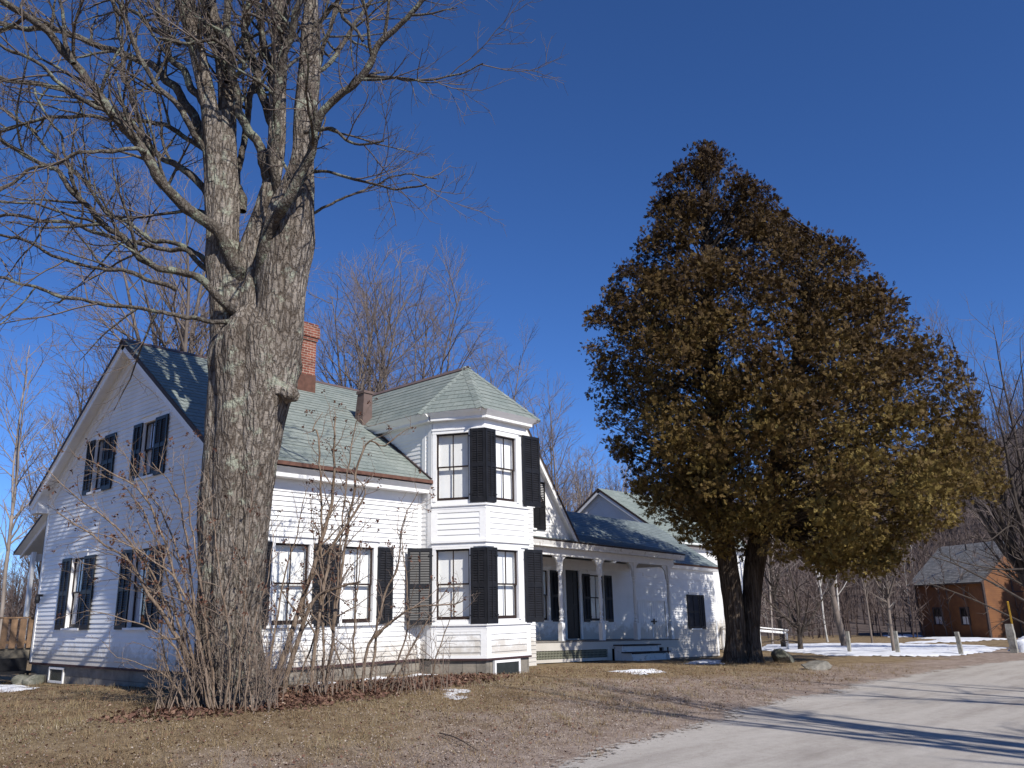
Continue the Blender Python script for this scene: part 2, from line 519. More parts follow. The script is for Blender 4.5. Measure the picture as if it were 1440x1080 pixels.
# dirt road
m, nt, p = mat('dirt_road'); v = coord(nt)
fa = noise(nt, .9, 7, stretch(nt, v, (.3, 1.6, 1)), .65); fb = noise(nt, 60, 6, v, .8); fd = noise(nt, 7, 6, v, .7)
r = ramp(nt, fa, [(.25, (.29, .258, .228)), (.5, (.43, .395, .352)), (.75, (.50, .465, .42))])
r2 = ramp(nt, fb, [(.3, (.72, .7, .69)), (.5, (1, 1, 1)), (.75, (1.16, 1.15, 1.14))])
r3 = ramp(nt, fd, [(.3, (.86, .85, .84)), (.6, (1.03, 1.03, 1.03))])
c = mixc(nt, .9, r.outputs[0], r2.outputs[0], 'MULTIPLY')
L(nt, mixc(nt, .8, c, r3.outputs[0], 'MULTIPLY'), p.inputs['Base Color'])
p.inputs['Roughness'].default_value = .95; p.inputs['Specular IOR Level'].default_value = .1
bump(nt, fb, p, .6, .025)
ea = N(nt, 'ShaderNodeAttribute', attribute_name='edge')
m1 = nt.nodes.new('ShaderNodeMath'); m1.operation = 'MULTIPLY_ADD'; L(nt, noise(nt, 9, 8, v, .8), m1.inputs[0]); m1.inputs[1].default_value = 1.7; m1.inputs[2].default_value = -.85
m2 = nt.nodes.new('ShaderNodeMath'); m2.operation = 'ADD'; L(nt, ea.outputs['Fac'], m2.inputs[0]); L(nt, m1.outputs[0], m2.inputs[1])
m3 = nt.nodes.new('ShaderNodeMath'); m3.operation = 'GREATER_THAN'; L(nt, m2.outputs[0], m3.inputs[0]); m3.inputs[1].default_value = .35
L(nt, m3.outputs[0], p.inputs['Alpha'])
M['road'] = m
m, nt, p = mat('hill_floor'); v = coord(nt)
r = ramp(nt, noise(nt, .06, 8, v, .7), [(.3, (.062, .044, .038)), (.7, (.11, .082, .07))])
L(nt, r.outputs[0], p.inputs['Base Color']); p.inputs['Roughness'].default_value = 1
M['hill'] = m

# =================================================================== FARMHOUSE
SB = .62        # bottom of the siding
W, RX = 9.44, 8.24
house = thing('white_farmhouse', 'rambling white clapboard farmhouse with black shutters, two storey bay and long side porch', 'house', (0, 0, SB))


def courses(mb, O, u, v, poly, c, lip, openings=(), jit=0.0):
    """overlapping boards or slates laid course by course on a planar convex polygon (u, v)"""
    O, u, v = Vector(O), Vector(u), Vector(v)
    n = u.cross(v).normalized()
    vs = [q[1] for q in poly]; v0, v1 = min(vs), max(vs)

    def span(t):
        t = min(max(t, v0 + 1e-5), v1 - 1e-5)
        xs = []
        for (a, b), (e, f) in zip(poly, poly[1:] + poly[:1]):
            if (b - t) * (f - t) < 0: xs.append(a + (e - a) * (t - b) / (f - b))
        return min(xs), max(xs)
    t = v0
    while t < v1 - 1e-4:
        e = min(t + c, v1)
        (a0, a1), (b0, b1) = span(t), span(e)
        segs = [(a0, a1, b0, b1)]
        mid = (t + e) / 2
        for (ox0, ox1, oz0, oz1) in openings:
            if oz0 < mid < oz1:
                new = []
                for (p0, p1, q0, q1) in segs:
                    if ox1 <= p0 or ox0 >= p1: new.append((p0, p1, q0, q1)); continue
                    if ox0 > p0: new.append((p0, ox0, min(q0, ox0), ox0))
                    if ox1 < p1: new.append((ox1, p1, ox1, max(q1, ox1)))
                segs = new
        lp = lip * (1 + rnd.uniform(-jit, jit))
        for (p0, p1, q0, q1) in segs:
            B0, B1 = O + u * p0 + v * t + n * lp, O + u * p1 + v * t + n * lp
            T0, T1 = O + u * q0 + v * e + n * .001, O + u * q1 + v * e + n * .001
            mb.poly([B0, B1, T1, T0], [(p0, t - v0), (p1, t - v0), (q1, e - v0), (q0, e - v0)])
            mb.poly([O + u * p0 + v * t, O + u * p1 + v * t, B1, B0], [(p0, t - v0)] * 4)
        t = e


def rect(u0, u1, v0, v1): return [(u0, v0), (u1, v0), (u1, v1), (u0, v1)]


ZUP = Vector((0, 0, 1))


def shutter(parent, P0, d, n, w, z0, z1):
    """louvred shutter hinged at P0, lying along d, facing n"""
    mb = MB(); P0, d, n = Vector(P0), Vector(d).normalized(), Vector(n).normalized()
    st = min(.065, w * .16); H = z1 - z0; t = .032

    def b(a0, a1, c0, c1, h0=0, h1=t): mb.obox(P0, d, n, ZUP, a0, a1, h0, h1, z0 + c0, z0 + c1)
    b(0, st, 0, H); b(w - st, w, 0, H)
    mid = H * .5
    for (c0, c1) in ((0, .11), (mid - .05, mid + .05), (H - .08, H)): b(st, w - st, c0, c1, .002, t - .002)
    b(w / 2 - .014, w / 2 + .014, .11, H - .08, .004, t + .006)
    for lo, hi in ((.11, mid - .05), (mid + .05, H - .08)):
        k = max(4, int((hi - lo) / .055)); s = (hi - lo) / k
        for i in range(k):
            z = z0 + lo + i * s
            for x0, x1 in ((st, w / 2 - .014), (w / 2 + .014, w - st)):
                A, B = P0 + d * x0, P0 + d * x1
                mb.poly([A + n * (t - .006) + ZUP * (z + .004), B + n * (t - .006) + ZUP * (z + .004), B + n * .004 + ZUP * (z + s + .012), A + n * .004 + ZUP * (z + s + .012)])
                mb.poly([A + n * (t - .006) + ZUP * (z + .004), B + n * (t - .006) + ZUP * (z + .004), B + n * (t - .012) + ZUP * (z - .006), A + n * (t - .012) + ZUP * (z - .006)])
    # iron hinges
    for zz in (.18, H - .2): mb.obox(P0, d, n, ZUP, -.02, .1, t, t + .008, z0 + zz, z0 + zz + .03)
    return mb.build('shutter', M['shutter'], parent)


def window(O, u, u0, u1, z0, z1, cover='blind', cas=.11, left=0, right=0, tz=0, label=None, sill=True, gap=.02, out=.0, cap=True):
    """double hung two-over-two window in an opening; u along the wall, outward = u x up"""
    O, u = Vector(O) + ZUP * tz, Vector(u).normalized()
    n = u.cross(ZUP)
    w = MB()

    def b(mb, a0, a1, c0, c1, h0, h1): mb.obox(O, u, n, ZUP, a0, a1, h0, h1, c0, c1)
    f = .028
    b(w, u0 - cas, u0, z0 - .02, z1 + .0, -.02, f); b(w, u1, u1 + cas, z0 - .02, z1 + .0, -.02, f)
    b(w, u0 - cas - .01, u1 + cas + .01, z1 + .001, z1 + cas + .03, -.02, f + .004)
    if cap: b(w, u0 - cas - .05, u1 + cas + .05, z1 + cas + .03, z1 + cas + .07, -.02, f + .045)
    if sill: b(w, u0 - cas - .03, u1 + cas + .03, z0 - .075, z0 - .02, -.02, f + .05)
    # reveal
    D = -.17
    for a, c in (((u0, z0), (u0, z1)), ((u1, z1), (u1, z0)), ((u0, z1), (u1, z1)), ((u1, z0), (u0, z0))):
        P = [O + u * q[0] + ZUP * q[1] for q in (a, c)]
        w.poly([P[0] - n * .02, P[1] - n * .02, P[1] + n * D, P[0] + n * D])
    win = w.build('window', M['trim'], house, label=label)
    s = MB(); zm = (z0 + z1) / 2; bw = .042
    for (lo, hi, h) in ((zm - .02, z1, -.035), (z0, zm + .02, -.068)):
        b(s, u0, u0 + bw, lo, hi, h - .03, h); b(s, u1 - bw, u1, lo, hi, h - .03, h)
        b(s, u0 + bw, u1 - bw, hi - (bw if h > -.05 else .035), hi, h - .028, h - .002); b(s, u0 + bw, u1 - bw, lo, lo + (.075 if h < -.05 else .035), h - .028, h - .002)
        b(s, (u0 + u1) / 2 - .012, (u0 + u1) / 2 + .012, lo + .03, hi - .03, h - .026, h - .004)
    s.build('sash', M['sash'], win)
    g = MB()
    for (lo, hi, h) in ((zm, z1 - .03, -.05), (z0 + .05, zm, -.083)):
        g.poly([O + u * a + ZUP * c + n * h for a, c in ((u0 + .03, lo), (u1 - .03, lo), (u1 - .03, hi), (u0 + .03, hi))])
    g.build('pane', M['glass'], win)
    c = MB()
    if cover == 'blind':
        P = [O + u * a + ZUP * cc + n * (D + .005) for a, cc in ((u0, z0), (u1, z0), (u1, z1), (u0, z1))]
        c.poly(P); b(c, u0 + .02, u1 - .02, z0 + .05, z0 + .075, D + .006, D + .02)
        c.build('blind', M['blind'], win)
    else:
        k = 10
        for s0, s1 in ((u0, u0 + (u1 - u0) * .36), (u1 - (u1 - u0) * .30, u1)):
            for i in range(k):
                a, e = s0 + (s1 - s0) * i / k, s0 + (s1 - s0) * (i + 1) / k
                ha, he = (D + .02 + .022 * math.sin(i * 1.9)), (D + .02 + .022 * math.sin((i + 1) * 1.9))
                c.poly([O + u * a + n * ha + ZUP * z0, O + u * e + n * he + ZUP * z0, O + u * e + n * he + ZUP * z1, O + u * a + n * ha + ZUP * z1])
        c.build('curtain', M['curtain'], win)
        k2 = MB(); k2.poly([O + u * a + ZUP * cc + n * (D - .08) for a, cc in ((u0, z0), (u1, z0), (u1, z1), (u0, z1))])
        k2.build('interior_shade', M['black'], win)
    if left: shutter(win, O + u * (u0 - gap) + n * (f + .006), -u, n, left, z0 - .06, z1 + .02)
    if right: shutter(win, O + u * (u1 + gap) + n * (f + .006), u, n, right, z0 - .06, z1 + .02)
    return win


def opening(u0, u1, z0, z1, dz=0): return (u0 - .02, u1 + .02, z0 - .03 - dz, z1 + .03 - dz)


# ------------------------------------------------ main block walls
CB = .108
gy = lambda y: W - y                      # u on the gable wall for a given y
GO = Vector((0, W, 0)); GU = Vector((0, -1, 0))
low = [(7.41, 6.33), (3.86, 2.74)]       # y ranges of the openings, lower floor (left window, right window)
GW = [(gy(7.29), gy(6.48), 1.5, 3.2), (gy(3.72), gy(2.86), 1.5, 3.2), (gy(6.62), gy(6.02), 4.86, 6.2), (gy(3.86), gy(3.2), 4.9, 6.2)]
SL = .70
ridge_y, ridge_z = 4.72, 8.46
mb = MB()
zt = lambda y: ridge_z - .14 - SL * abs(y - ridge_y)
courses(mb, (0, W, 0), GU, ZUP, [(0, SB), (W, SB), (W, zt(0)), (W - ridge_y, zt(ridge_y)), (0, zt(W))], CB, .02, [opening(*g) for g in GW], .25)
mb.build('gable_wall', M['white'], house)
mb = MB()
FW = [(1.31, 2.17, 1.5, 3.17), (3.09, 3.95, 1.5, 3.17)]
courses(mb, (0, 0, 0), (1, 0, 0), ZUP, rect(0, 5.42, SB, 4.6), CB, .026, [opening(*g) for g in FW], .25)
mb.build('front_wall', M['white'], house)
mb = MB()
courses(mb, (RX, W, 0), (-1, 0, 0), ZUP, rect(0, RX, SB, zt(W)), CB, .015)
mb.build('back_wall', M['white'], house)
# corner boards, water table, frieze
mb = MB()
mb.box(-.03, .0, -.032, .11, SB, 4.62); mb.box(-.03, .12, -.032, -.002, SB, 4.62)
mb.build('corner_board', M['trim'], house)
mb = MB()
mb.box(-.03, 0, W - .12, W + .03, SB, 4.5); mb.box(-.03, .1, W, W + .03, SB, 4.5)
mb.build('corner_board', M['trim'], house)
mb = MB()
mb.box(5.3, 5.42, -.03, 0, SB, 4.6)
mb.build('corner_board', M['trim'], house)
mb = MB()
mb.box(0.12, 5.3, -.028, .0, 4.28, 4.56)
mb.build('frieze_board', M['trim'], house)
mb = MB()
mb.box(-.032, 0.0, 0.0, W, SB - .05, SB); mb.box(-.03, 5.42, -.034, 0, SB - .052, SB)
mb.build('drip_board', M['maroon'], house)
# foundation
mb = MB()
mb.obox((0, 0, 0), (1, 0, 0), (0, 1, 0), ZUP, .03, RX - .05, .03, W - .03, -.6, SB - .05)
mb.build('foundation', M['found'], house)

# windows of the gable wall and the front wall
sl = .56
window(GO, GU, *GW[0], cover='curtain', left=.57, right=.66)
window(GO, GU, *GW[1], cover='curtain', left=.58, right=.62)
window(GO, GU, *GW[2], cover='curtain', left=.46, right=.62)
window(GO, GU, *GW[3], cover='curtain', left=.46, right=.60)
window((0, 0, 0), (1, 0, 0), *FW[0], left=.41, right=.41, gap=.1)
window((0, 0, 0), (1, 0, 0), *FW[1], left=.41, right=.46, gap=.1)
# cellar windows
def cellar(O, u, u0, u1, z0, z1, h=.03, fm='trim'):
    O, u = Vector(O), Vector(u); n = u.cross(ZUP)
    w = MB(); t = .055
    for a0, a1, c0, c1 in ((u0, u0 + t, z0, z1), (u1 - t, u1, z0, z1), (u0 + t, u1 - t, z1 - t, z1), (u0 + t, u1 - t, z0, z0 + t)):
        w.obox(O, u, n, ZUP, a0, a1, -.02, h, c0, c1)
    o = w.build('cellar_window', M[fm], house)
    g = MB(); g.obox(O, u, n, ZUP, u0 + t, u1 - t, -.02, h - .02, z0 + t, z1 - t); g.build('pane', M['cellarglass'], o)


M['cellarglass'] = simple('cellar_window_mesh', (.03, .035, .035), .25, .2, 8)
cellar((0, W, 0), GU, gy(8.05), gy(7.1), .16, .54, .02, 'worn')

# ------------------------------------------------ main roof
GOV = -.40                                # gable overhang
EY, EZ = -.45, 4.84                       # front eave edge
def slope_roof(name, M_, P_eave, uvec, ulen, vvec, poly, thick=.11, edge='rake_dark', parent=house, c=.2, under='trim'):
    """slate slope (courses) on a board deck"""
    mb = MB(); courses(mb, P_eave, uvec, vvec, poly, c, .009, (), .5)
    o = mb.build(name, M[M_], parent)
    u, v = Vector(uvec).normalized(), Vector(vvec).normalized(); n = u.cross(v)
    P = [Vector(P_eave) + u * a + v * b for a, b in poly]
    d = MB()
    A = [q - n * .004 for q in P]; B = [q - n * thick for q in P]
    for i in range(len(P)):
        j = (i + 1) % len(P); d.poly([A[i], B[i], B[j], A[j]])
    d.build('roof_edge', M[edge], o)
    e = MB(); e.poly([q for q in B[::-1]]); e.build('roof_underside', M[under], o)
    return o


vmain = Vector((0, 1, SL)).normalized(); slen = math.hypot(ridge_y - EY, ridge_z - EZ)
ux0 = GOV
rx = lambda x: x - ux0
# front slope is cut off by the wing on the right: from the wing wall foot up along x = 5.42, then under the wing roof
roof = slope_roof('roof', 'slate', (ux0, EY, EZ), (1, 0, 0), 0, vmain, [(0, 0), (rx(5.42), 0), (rx(5.42), slen * .62), (rx(8.3), slen), (0, slen)])
vb = Vector((0, -1, SL)).normalized()
slope_roof('roof', 'slate', (RX + .2, 2 * ridge_y - EY, EZ), (-1, 0, 0), 0, vb, rect(0, RX + .2 - ux0, 0, slen))
mb = MB()
mb.prism([(-.16, -.09), (0, .02), (.16, -.09), (.13, -.11), (0, -.02), (-.13, -.11)], (0, ridge_y, ridge_z), (0, 1, 0), ZUP, (1, 0, 0), GOV - .02, 6.95)
mb.build('ridge_cap', M['metal_brown'], roof)
# eave of the front: brown drip edge, crown, fascia, soffit
mb = MB()
mb.prism([(EY - .025, 4.775), (EY - .012, 4.86), (EY + .02, 4.86), (EY + .02, 4.775)], (0, 0, 0), (0, 1, 0), ZUP, (1, 0, 0), GOV, 5.40)
mb.build('eave_flashing', M['rust'], roof)
mb = MB()
mb.prism([(-.44, 4.74), (-.42, 4.74), (-.31, 4.63), (-.31, 4.55), (0, 4.55), (0, 4.98), (-.38, 4.76)], (0, 0, 0), (0, 1, 0), ZUP, (1, 0, 0), -.33, 5.40)
mb.build('eave_cornice', M['trim'], house)
# gable rake boards under the overhang
mb = MB()
for s in (1, -1):
    d = Vector((0, s, -SL)).normalized(); nn = Vector((1, 0, 0)).cross(d); nn = nn if nn.z > 0 else -nn
    apex = Vector((0, ridge_y, ridge_z))
    Ls = slen - .02
    mb.obox(apex, (1, 0, 0), d, nn, GOV + .03, GOV + .07, .02, Ls, -.25, -.112)
    mb.obox(apex, (1, 0, 0), d, nn, -.05, -.012, .15, Ls - .35, -.42, -.115)
    mb.obox(apex, (1, 0, 0), d, nn, -.085, -.051, .15, Ls - .32, -.24, -.115)
mb.prism([(W - .02, 4.55), (W + .45, 4.55), (W + .45, 4.75), (W - .02, 5.05)], (0, 0, 0), (0, 1, 0), ZUP, (1, 0, 0), -.33, .2)
mb.build('rake_board', M['trim'], house)
# brick chimney near the ridge
mb = MB()
cx0, cx1, cy0, cy1 = 4.06, 4.66, 3.75, 4.4
def brick_box(mb, x0, x1, y0, y1, z0, z1):
    for (a, b, o) in (((x0, y0), (x1, y0), 0), ((x1, y0), (x1, y1), .3), ((x1, y1), (x0, y1), .1), ((x0, y1), (x0, y0), .4)):
        L_ = math.hypot(b[0] - a[0], b[1] - a[1])
        mb.poly([(a[0], a[1], z0), (b[0], b[1], z0), (b[0], b[1], z1), (a[0], a[1], z1)], [(o, z0), (o + L_, z0), (o + L_, z1), (o, z1)])
    mb.poly([(x0, y0, z1), (x1, y0, z1), (x1, y1, z1), (x0, y1, z1)]); mb.poly([(x0, y0, z0), (x0, y1, z0), (x1, y1, z0), (x1, y0, z0)])
brick_box(mb, cx0, cx1, cy0, cy1, 7.2, 9.55)
brick_box(mb, cx0 - .035, cx1 + .035, cy0 - .035, cy1 + .035, 9.3, 9.4); brick_box(mb, cx0 - .07, cx1 + .07, cy0 - .07, cy1 + .07, 9.4, 9.72)
brick_box(mb, cx0 - .03, cx1 + .03, cy0 - .03, cy1 + .03, 9.72, 9.82)
chim = mb.build('chimney', M['brick'], roof)
mb = MB(); mb.box(cx0 - .02, cx1 + .02, cy0 - .02, cy1 + .02, 7.4, 8.28); mb.build('chimney_flashing', M['rust'], roof)

# ------------------------------------------------ wing with the two storey bay
XL = 5.42
S_, A_, B_, T_ = Vector((XL, -.42, 0)), Vector((6.06, -1.62, 0)), Vector((7.60, -1.62, 0)), Vector((RX, -.42, 0))
WE = 6.54                                  # eave level of the wing
f1u = (A_ - S_).normalized(); f1n = f1u.cross(ZUP); f1l = (A_ - S_).length
f3u = (T_ - B_).normalized(); f3n = f3u.cross(ZUP)
mb = MB()
courses(mb, (XL, 4.2, 0), (0, -1, 0), ZUP, rect(0, 4.62, 4.3, WE - .12), CB, .015)
courses(mb, (XL, .0, 0), (0, -1, 0), ZUP, rect(0, .42, SB, 4.62), CB, .015)
mb.build('wing_wall', M['white'], house)
mb = MB()
courses(mb, (RX, -.42, 0), (0, 1, 0), ZUP, rect(0, 5.0, SB, WE - .12), CB, .015)
mb.build('wing_wall', M['white'], house)
B1 = [(.10, .96, 1.5, 3.15), (.10, .96, 4.34, 6.02)]
B2 = [(.36, 1.14, 1.5, 3.13), (.36, 1.14, 4.34, 5.98)]
mb = MB()
for (o, u, ops, l) in ((S_, f1u, B1, f1l), (A_, Vector((1, 0, 0)), B2, 1.54), (B_, f3u, [], f1l)):
    for (z0, z1) in ((SB, 1.40), (3.36, 4.22)):
        courses(mb, o, u, ZUP, rect(0, l, z0, z1), .135, .02)
    for (z0, z1) in ((1.40, 3.36), (4.22, WE - .1)):
        courses(mb, o, u, ZUP, rect(0, l, z0, z1), 2.5, .001, [])if not ops else None
        if ops:
            for op in ops:
                if z0 < op[2] < z1:
                    n = u.cross(ZUP)
                    for (a0, a1, c0, c1) in ((0, op[0], z0, z1), (op[1], l, z0, z1), (op[0], op[1], z0, op[2]), (op[0], op[1], op[3], z1)):
                        mb.poly([o + u * a + ZUP * c for a, c in ((a0, c0), (a1, c0), (a1, c1), (a0, c1))])
mb.build('bay_wall', M['white'], house)
mb = MB()
PL = [S_, A_, B_, T_]


def ring(mb, z0, z1, h0, h1, ext=0):
    """moulding that runs round the three bay faces, mitred"""
    ns = [f1n, Vector((0, -1, 0)), f3n]

    def off(i, h):
        if i == 0: return S_ + f1n * h
        if i == 3: return T_ + f3n * h
        a, b = ns[i - 1], ns[i]
        m = (a + b).normalized(); return PL[i] + m * (h / m.dot(a))
    for i in range(3):
        P0, P1, Q0, Q1 = off(i, h0), off(i + 1, h0), off(i, h1), off(i + 1, h1)
        if ext:
            mb.poly([P0 + ZUP * z0, P1 + ZUP * z0, Q1 + ZUP * z1, Q0 + ZUP * z1]); mb.poly([P0 + ZUP * z1, P1 + ZUP * z1, Q1 + ZUP * z1, Q0 + ZUP * z1]); continue
        for z, fl in ((z0, 0), (z1, 1)):
            mb.poly([P0 + ZUP * z, P1 + ZUP * z, Q1 + ZUP * z, Q0 + ZUP * z])
        mb.poly([Q0 + ZUP * z0, Q1 + ZUP * z0, Q1 + ZUP * z1, Q0 + ZUP * z1])


ring(mb, 3.30, 3.36, 0, .075); ring(mb, 3.20, 3.30, 0, .035)          # string course between the storeys
ring(mb, 4.19, 4.235, 0, .06); ring(mb, 4.12, 4.19, 0, .025)
ring(mb, 1.36, 1.405, 0, .06); ring(mb, 1.29, 1.36, 0, .025)
ring(mb, SB, SB + .07, 0, .022)
ring(mb, 6.10, 6.14, 0, .05); ring(mb, 6.14, 6.28, 0, .022)
ring(mb, 6.34, 6.40, 0, .17); ring(mb, 6.40, 6.53, .17, .29, True)
for (o, u, l) in ((S_, f1u, f1l), (A_, Vector((1, 0, 0)), 1.54), (B_, f3u, f1l)):      # corner boards of the apron panels
    n = u.cross(ZUP)
    for z0, z1 in ((SB + .07, 1.29), (3.36, 4.12)):
        for a0, a1 in ((0.0, .14), (l - .14, l - .001)): mb.obox(o, u, n, ZUP, a0, a1, 0, .02, z0, z1)
        mb.obox(o, u, n, ZUP, .14, l - .14, 0, .019, z1 - .07, z1)
mb.box(XL - .03, XL, -.42, -.28, SB, 6.3); mb.box(XL - .03, XL, -.18, -.05, 4.9, 6.3)
mb.build('bay_trim', M['trim'], house)
mb = MB(); ring(mb, SB - .045, SB, -.02, .028); mb.build('drip_board', M['maroon'], house)
mb = MB()
ins = [XL + .03, 0]
prof = [(XL + .02, .2), (XL + .02, -.38), (6.08, -1.585), (7.58, -1.585), (RX - .02, -.38), (RX - .02, .2)]
mb.prism(prof, (0, 0, 0), (1, 0, 0), (0, 1, 0), ZUP, -.5, SB - .045)
mb.build('foundation', M['found'], house)
cellar(A_ , (1, 0, 0), .22, 1.12, .16, .56, .05)
# cornice along the left side of the wing
mb = MB()
mb.prism([(0, 6.52), (-.29, 6.52), (-.17, 6.40), (-.17, 6.34), (0, 6.34)], (XL, 0, 0), (1, 0, 0), ZUP, (0, 1, 0), -.45, 4.1); mb.box(XL - .022, XL, -.42, 4.1, 6.0, 6.28)
mb.build('wing_cornice', M['trim'], house)
mb = MB(); mb.box(RX, RX + .22, -.42, 4.1, 6.34, 6.52)
mb.build('wing_cornice', M['trim'], house)
window(S_, f1u, *B1[0], cap=False, cas=.09, sill=False)
window(S_, f1u, *B1[1], cap=False, cas=.09, sill=False)
w2 = window(A_, (1, 0, 0), *B2[0], cap=False, cas=.09, sill=False)
w3 = window(A_, (1, 0, 0), *B2[1], cap=False, cas=.09, sill=False)
WB = [o for o in house.children if o.name.startswith('window')][-4:]
for (z0, z1, k1, k2) in ((1.40, 3.17, WB[0], WB[2]), (4.26, 6.10, WB[1], WB[3])):
    n1 = f1n
    shutter(k1, S_ + f1u * 1.0 + f1n * .04, f1u, f1n, .40, z0, z1)
    shutter(k2, A_ + Vector((.34, -.04, 0)), (-1, 0, 0), (0, -1, 0), .36, z0, z1)
    shutter(k2, A_ + Vector((1.36, -.05, 0)), (1, -.05, 0), (0, -1, 0), .62, z0, z1)
shutter(WB[0], S_ + f1u * .02 + f1n * .05, (-.57, .40, 0), (-.40, -.57, 0), .60, 1.40, 3.19)

# wing roof with the polygonal hip over the bay
ap = Vector((6.83, -.22, 8.14)); E0, E1, E2, E3 = Vector((5.09, -.22, WE)), Vector((5.74, -1.84, WE)), Vector((7.97, -1.84, WE)), Vector((8.57, -.22, WE))


def tri_roof(P, Q, T, name='roof', c=.2):
    """slate on the triangle with eave P-Q and top T"""
    u = (Q - P).normalized(); v = (T - P) - u * (T - P).dot(u); h = v.length; v.normalize()
    return slope_roof(name, 'slate', P, u, 0, v, [(0, 0), ((Q - P).length, 0), ((T - P).dot(u), h)], .1, 'trim', house, c)


wv = (Vector((6.83, 0, 8.14)) - Vector((5.09, 0, WE))); wl = wv.length
slope_roof('roof', 'slate', (5.09, 5.2, WE), (0, -1, 0), 0, wv.normalized(), [(0, 0), (5.42, 0), (5.42, wl), (0, wl)], .1, 'trim')
wv2 = (Vector((6.83, 0, 8.14)) - Vector((8.57, 0, WE)))
slope_roof('roof', 'slate', (8.57, -.22, WE), (0, 1, 0), 0, wv2.normalized(), [(0, 0), (5.42, 0), (5.42, wl), (0, wl)], .1, 'trim')
wr = None
for P, Q in ((E0, E1), (E1, E2), (E2, E3)):
    o = tri_roof(P, Q, ap); wr = wr or o
# lapped hip slates
mb = MB()
for E in (E0, E1, E2, E3):
    d = (ap - E); l = d.length; d.normalize(); side = d.cross(ZUP).normalized(); up = side.cross(d)
    k = 12
    for i in range(k):
        a = E + d * (l * i / k) + up * .02; b_ = E + d * (l * (i + 1.15) / k) + up * .006
        for s in (-1, 1):
            dn = side * s * .13 - up * .055
            mb.poly([a + up * .012, a + dn, b_ + dn, b_ + up * .012]); mb.poly([a + up * .012, a + dn, a + dn - up * .02, a - up * .01])
mb.build('hip_slates', M['slate'], wr)
mb = MB()
mb.prism([(-.15, -.1), (0, .025), (.15, -.1), (.12, -.12), (0, -.02), (-.12, -.12)], (6.83, 0, 8.14), (1, 0, 0), ZUP, (0, 1, 0), -.3, 4.6)
mb.build('ridge_cap', M['metal_brown'], wr)
# sheet metal clad stub where the two roofs meet
mb = MB()
zb, ztp = 6.0, 7.6
bx0, bx1, by0, by1 = 5.20, 5.48, 2.15, 2.44
v_ = [(bx0 - .10, by0 - .05, zb), (bx1, by0 - .05, zb), (bx1, by1 + .1, zb), (bx0 - .10, by1 + .1, zb), (bx0, by0, ztp), (bx1, by0, ztp), (bx1, by1, ztp), (bx0, by1, ztp)]
for q in ((0, 1, 5, 4), (1, 2, 6, 5), (2, 3, 7, 6), (3, 0, 4, 7), (4, 5, 6, 7)): mb.poly([v_[k] for k in q])
mb.box(bx0 - .03, bx1 + .03, by0 - .03, by1 + .03, ztp - .02, ztp + .05)
mb.build('metal_flue', M['metal_brown'], wr)
# dead creeper and leaf drift in the valley of the roof is part of the flashing line
mb = MB()
p0, p1 = Vector((XL - .02, -.42, EZ + .02 + SL * .03)), Vector((XL - .02, 2.3, EZ + SL * 2.75 + .03))
mb.bar(p0, p1, .09, .06); mb.build('valley_flashing', M['rake_dark'], roof)

# ------------------------------------------------ steep cross gable above the porch
def tz(x): return -.025 * (x - 13)         # the long ell settles with the falling ground


GYW = 3.05
apx = (12.38, 8.25); gs = 1.42
mb = MB()
zb = 3.9
hw = (apx[1] - .15 - zb) / gs
courses(mb, (0, GYW, 0), (1, 0, 0), ZUP, [(apx[0] - hw, zb), (apx[0] + hw, zb), (apx[0], apx[1] - .15)], CB, .015, [(12.4, 13.2, 4.4, 6.02)])
mb.build('cross_gable_wall', M['white'], house)
wg = window((0, GYW, 0), (1, 0, 0), 12.42, 13.18, 4.42, 6.0, right=.62, left=.5)
for s in (1, -1):
    hwid = (apx[1] - 4.03) / gs + .0
    P = Vector((apx[0] + s * hwid, 2.72 if s > 0 else 9.4, 4.03)); v = (Vector((apx[0], 0, apx[1])) - Vector((P.x, 0, 4.03)))
    l = v.length; v.normalize()
    o = slope_roof('roof', 'slate', P, (0, s, 0), 0, v, [(0, 0), (6.68, 0), (6.68, l), (0, l)], .09)
mb = MB()
for s in (1, -1):
    d = Vector((s, 0, -gs)).normalized(); nn = Vector((s * gs, 0, 1)).normalized()
    a = Vector((apx[0], 0, apx[1]))
    mb.obox(a, (0, 1, 0), d, nn, 2.74, 2.78, .05, l - .02, -.2, -.095)
    mb.obox(a, (0, 1, 0), d, nn, GYW - .05, GYW - .01, .25, l - .1, -.55, -.1)
mb.build('rake_board', M['trim'], house)
# little hood on the side of the wing
mb = MB(); mb.box(RX + .02, 10.25, .2, .78, 4.72, 4.82); mb.box(RX + .02, 10.12, .28, .7, 4.6, 4.72)
for y in (.3, .6): mb.prism([(0, 0), (.7, .55), (0, .55)], (RX, y - .06, 4.03), (1, 0, 0), ZUP, (0, 1, 0), 0, .12)
mb.build('side_hood', M['trim'], house)
mb = MB()
courses(mb, (0, .24, 0), (1, 0, 0), ZUP, rect(RX, 9.95, .2, 4.62), CB, .02)
courses(mb, (9.95, 0, 0), (0, 1, 0), ZUP, rect(.24, .74, .2, 4.62), CB, .02)
courses(mb, (0, .74, 0), (-1, 0, 0), ZUP, rect(-9.95, -RX, .2, 4.62), CB, .02)
mb.build('side_wall', M['white'], house)
hv = Vector((-2.05, 0, 1.2)); hl = hv.length
slope_roof('roof', 'slate', (10.3, .14, 4.83), (0, 1, 0), 0, hv.normalized(), [(0, 0), (.7, 0), (.7, hl), (0, hl)], .06)

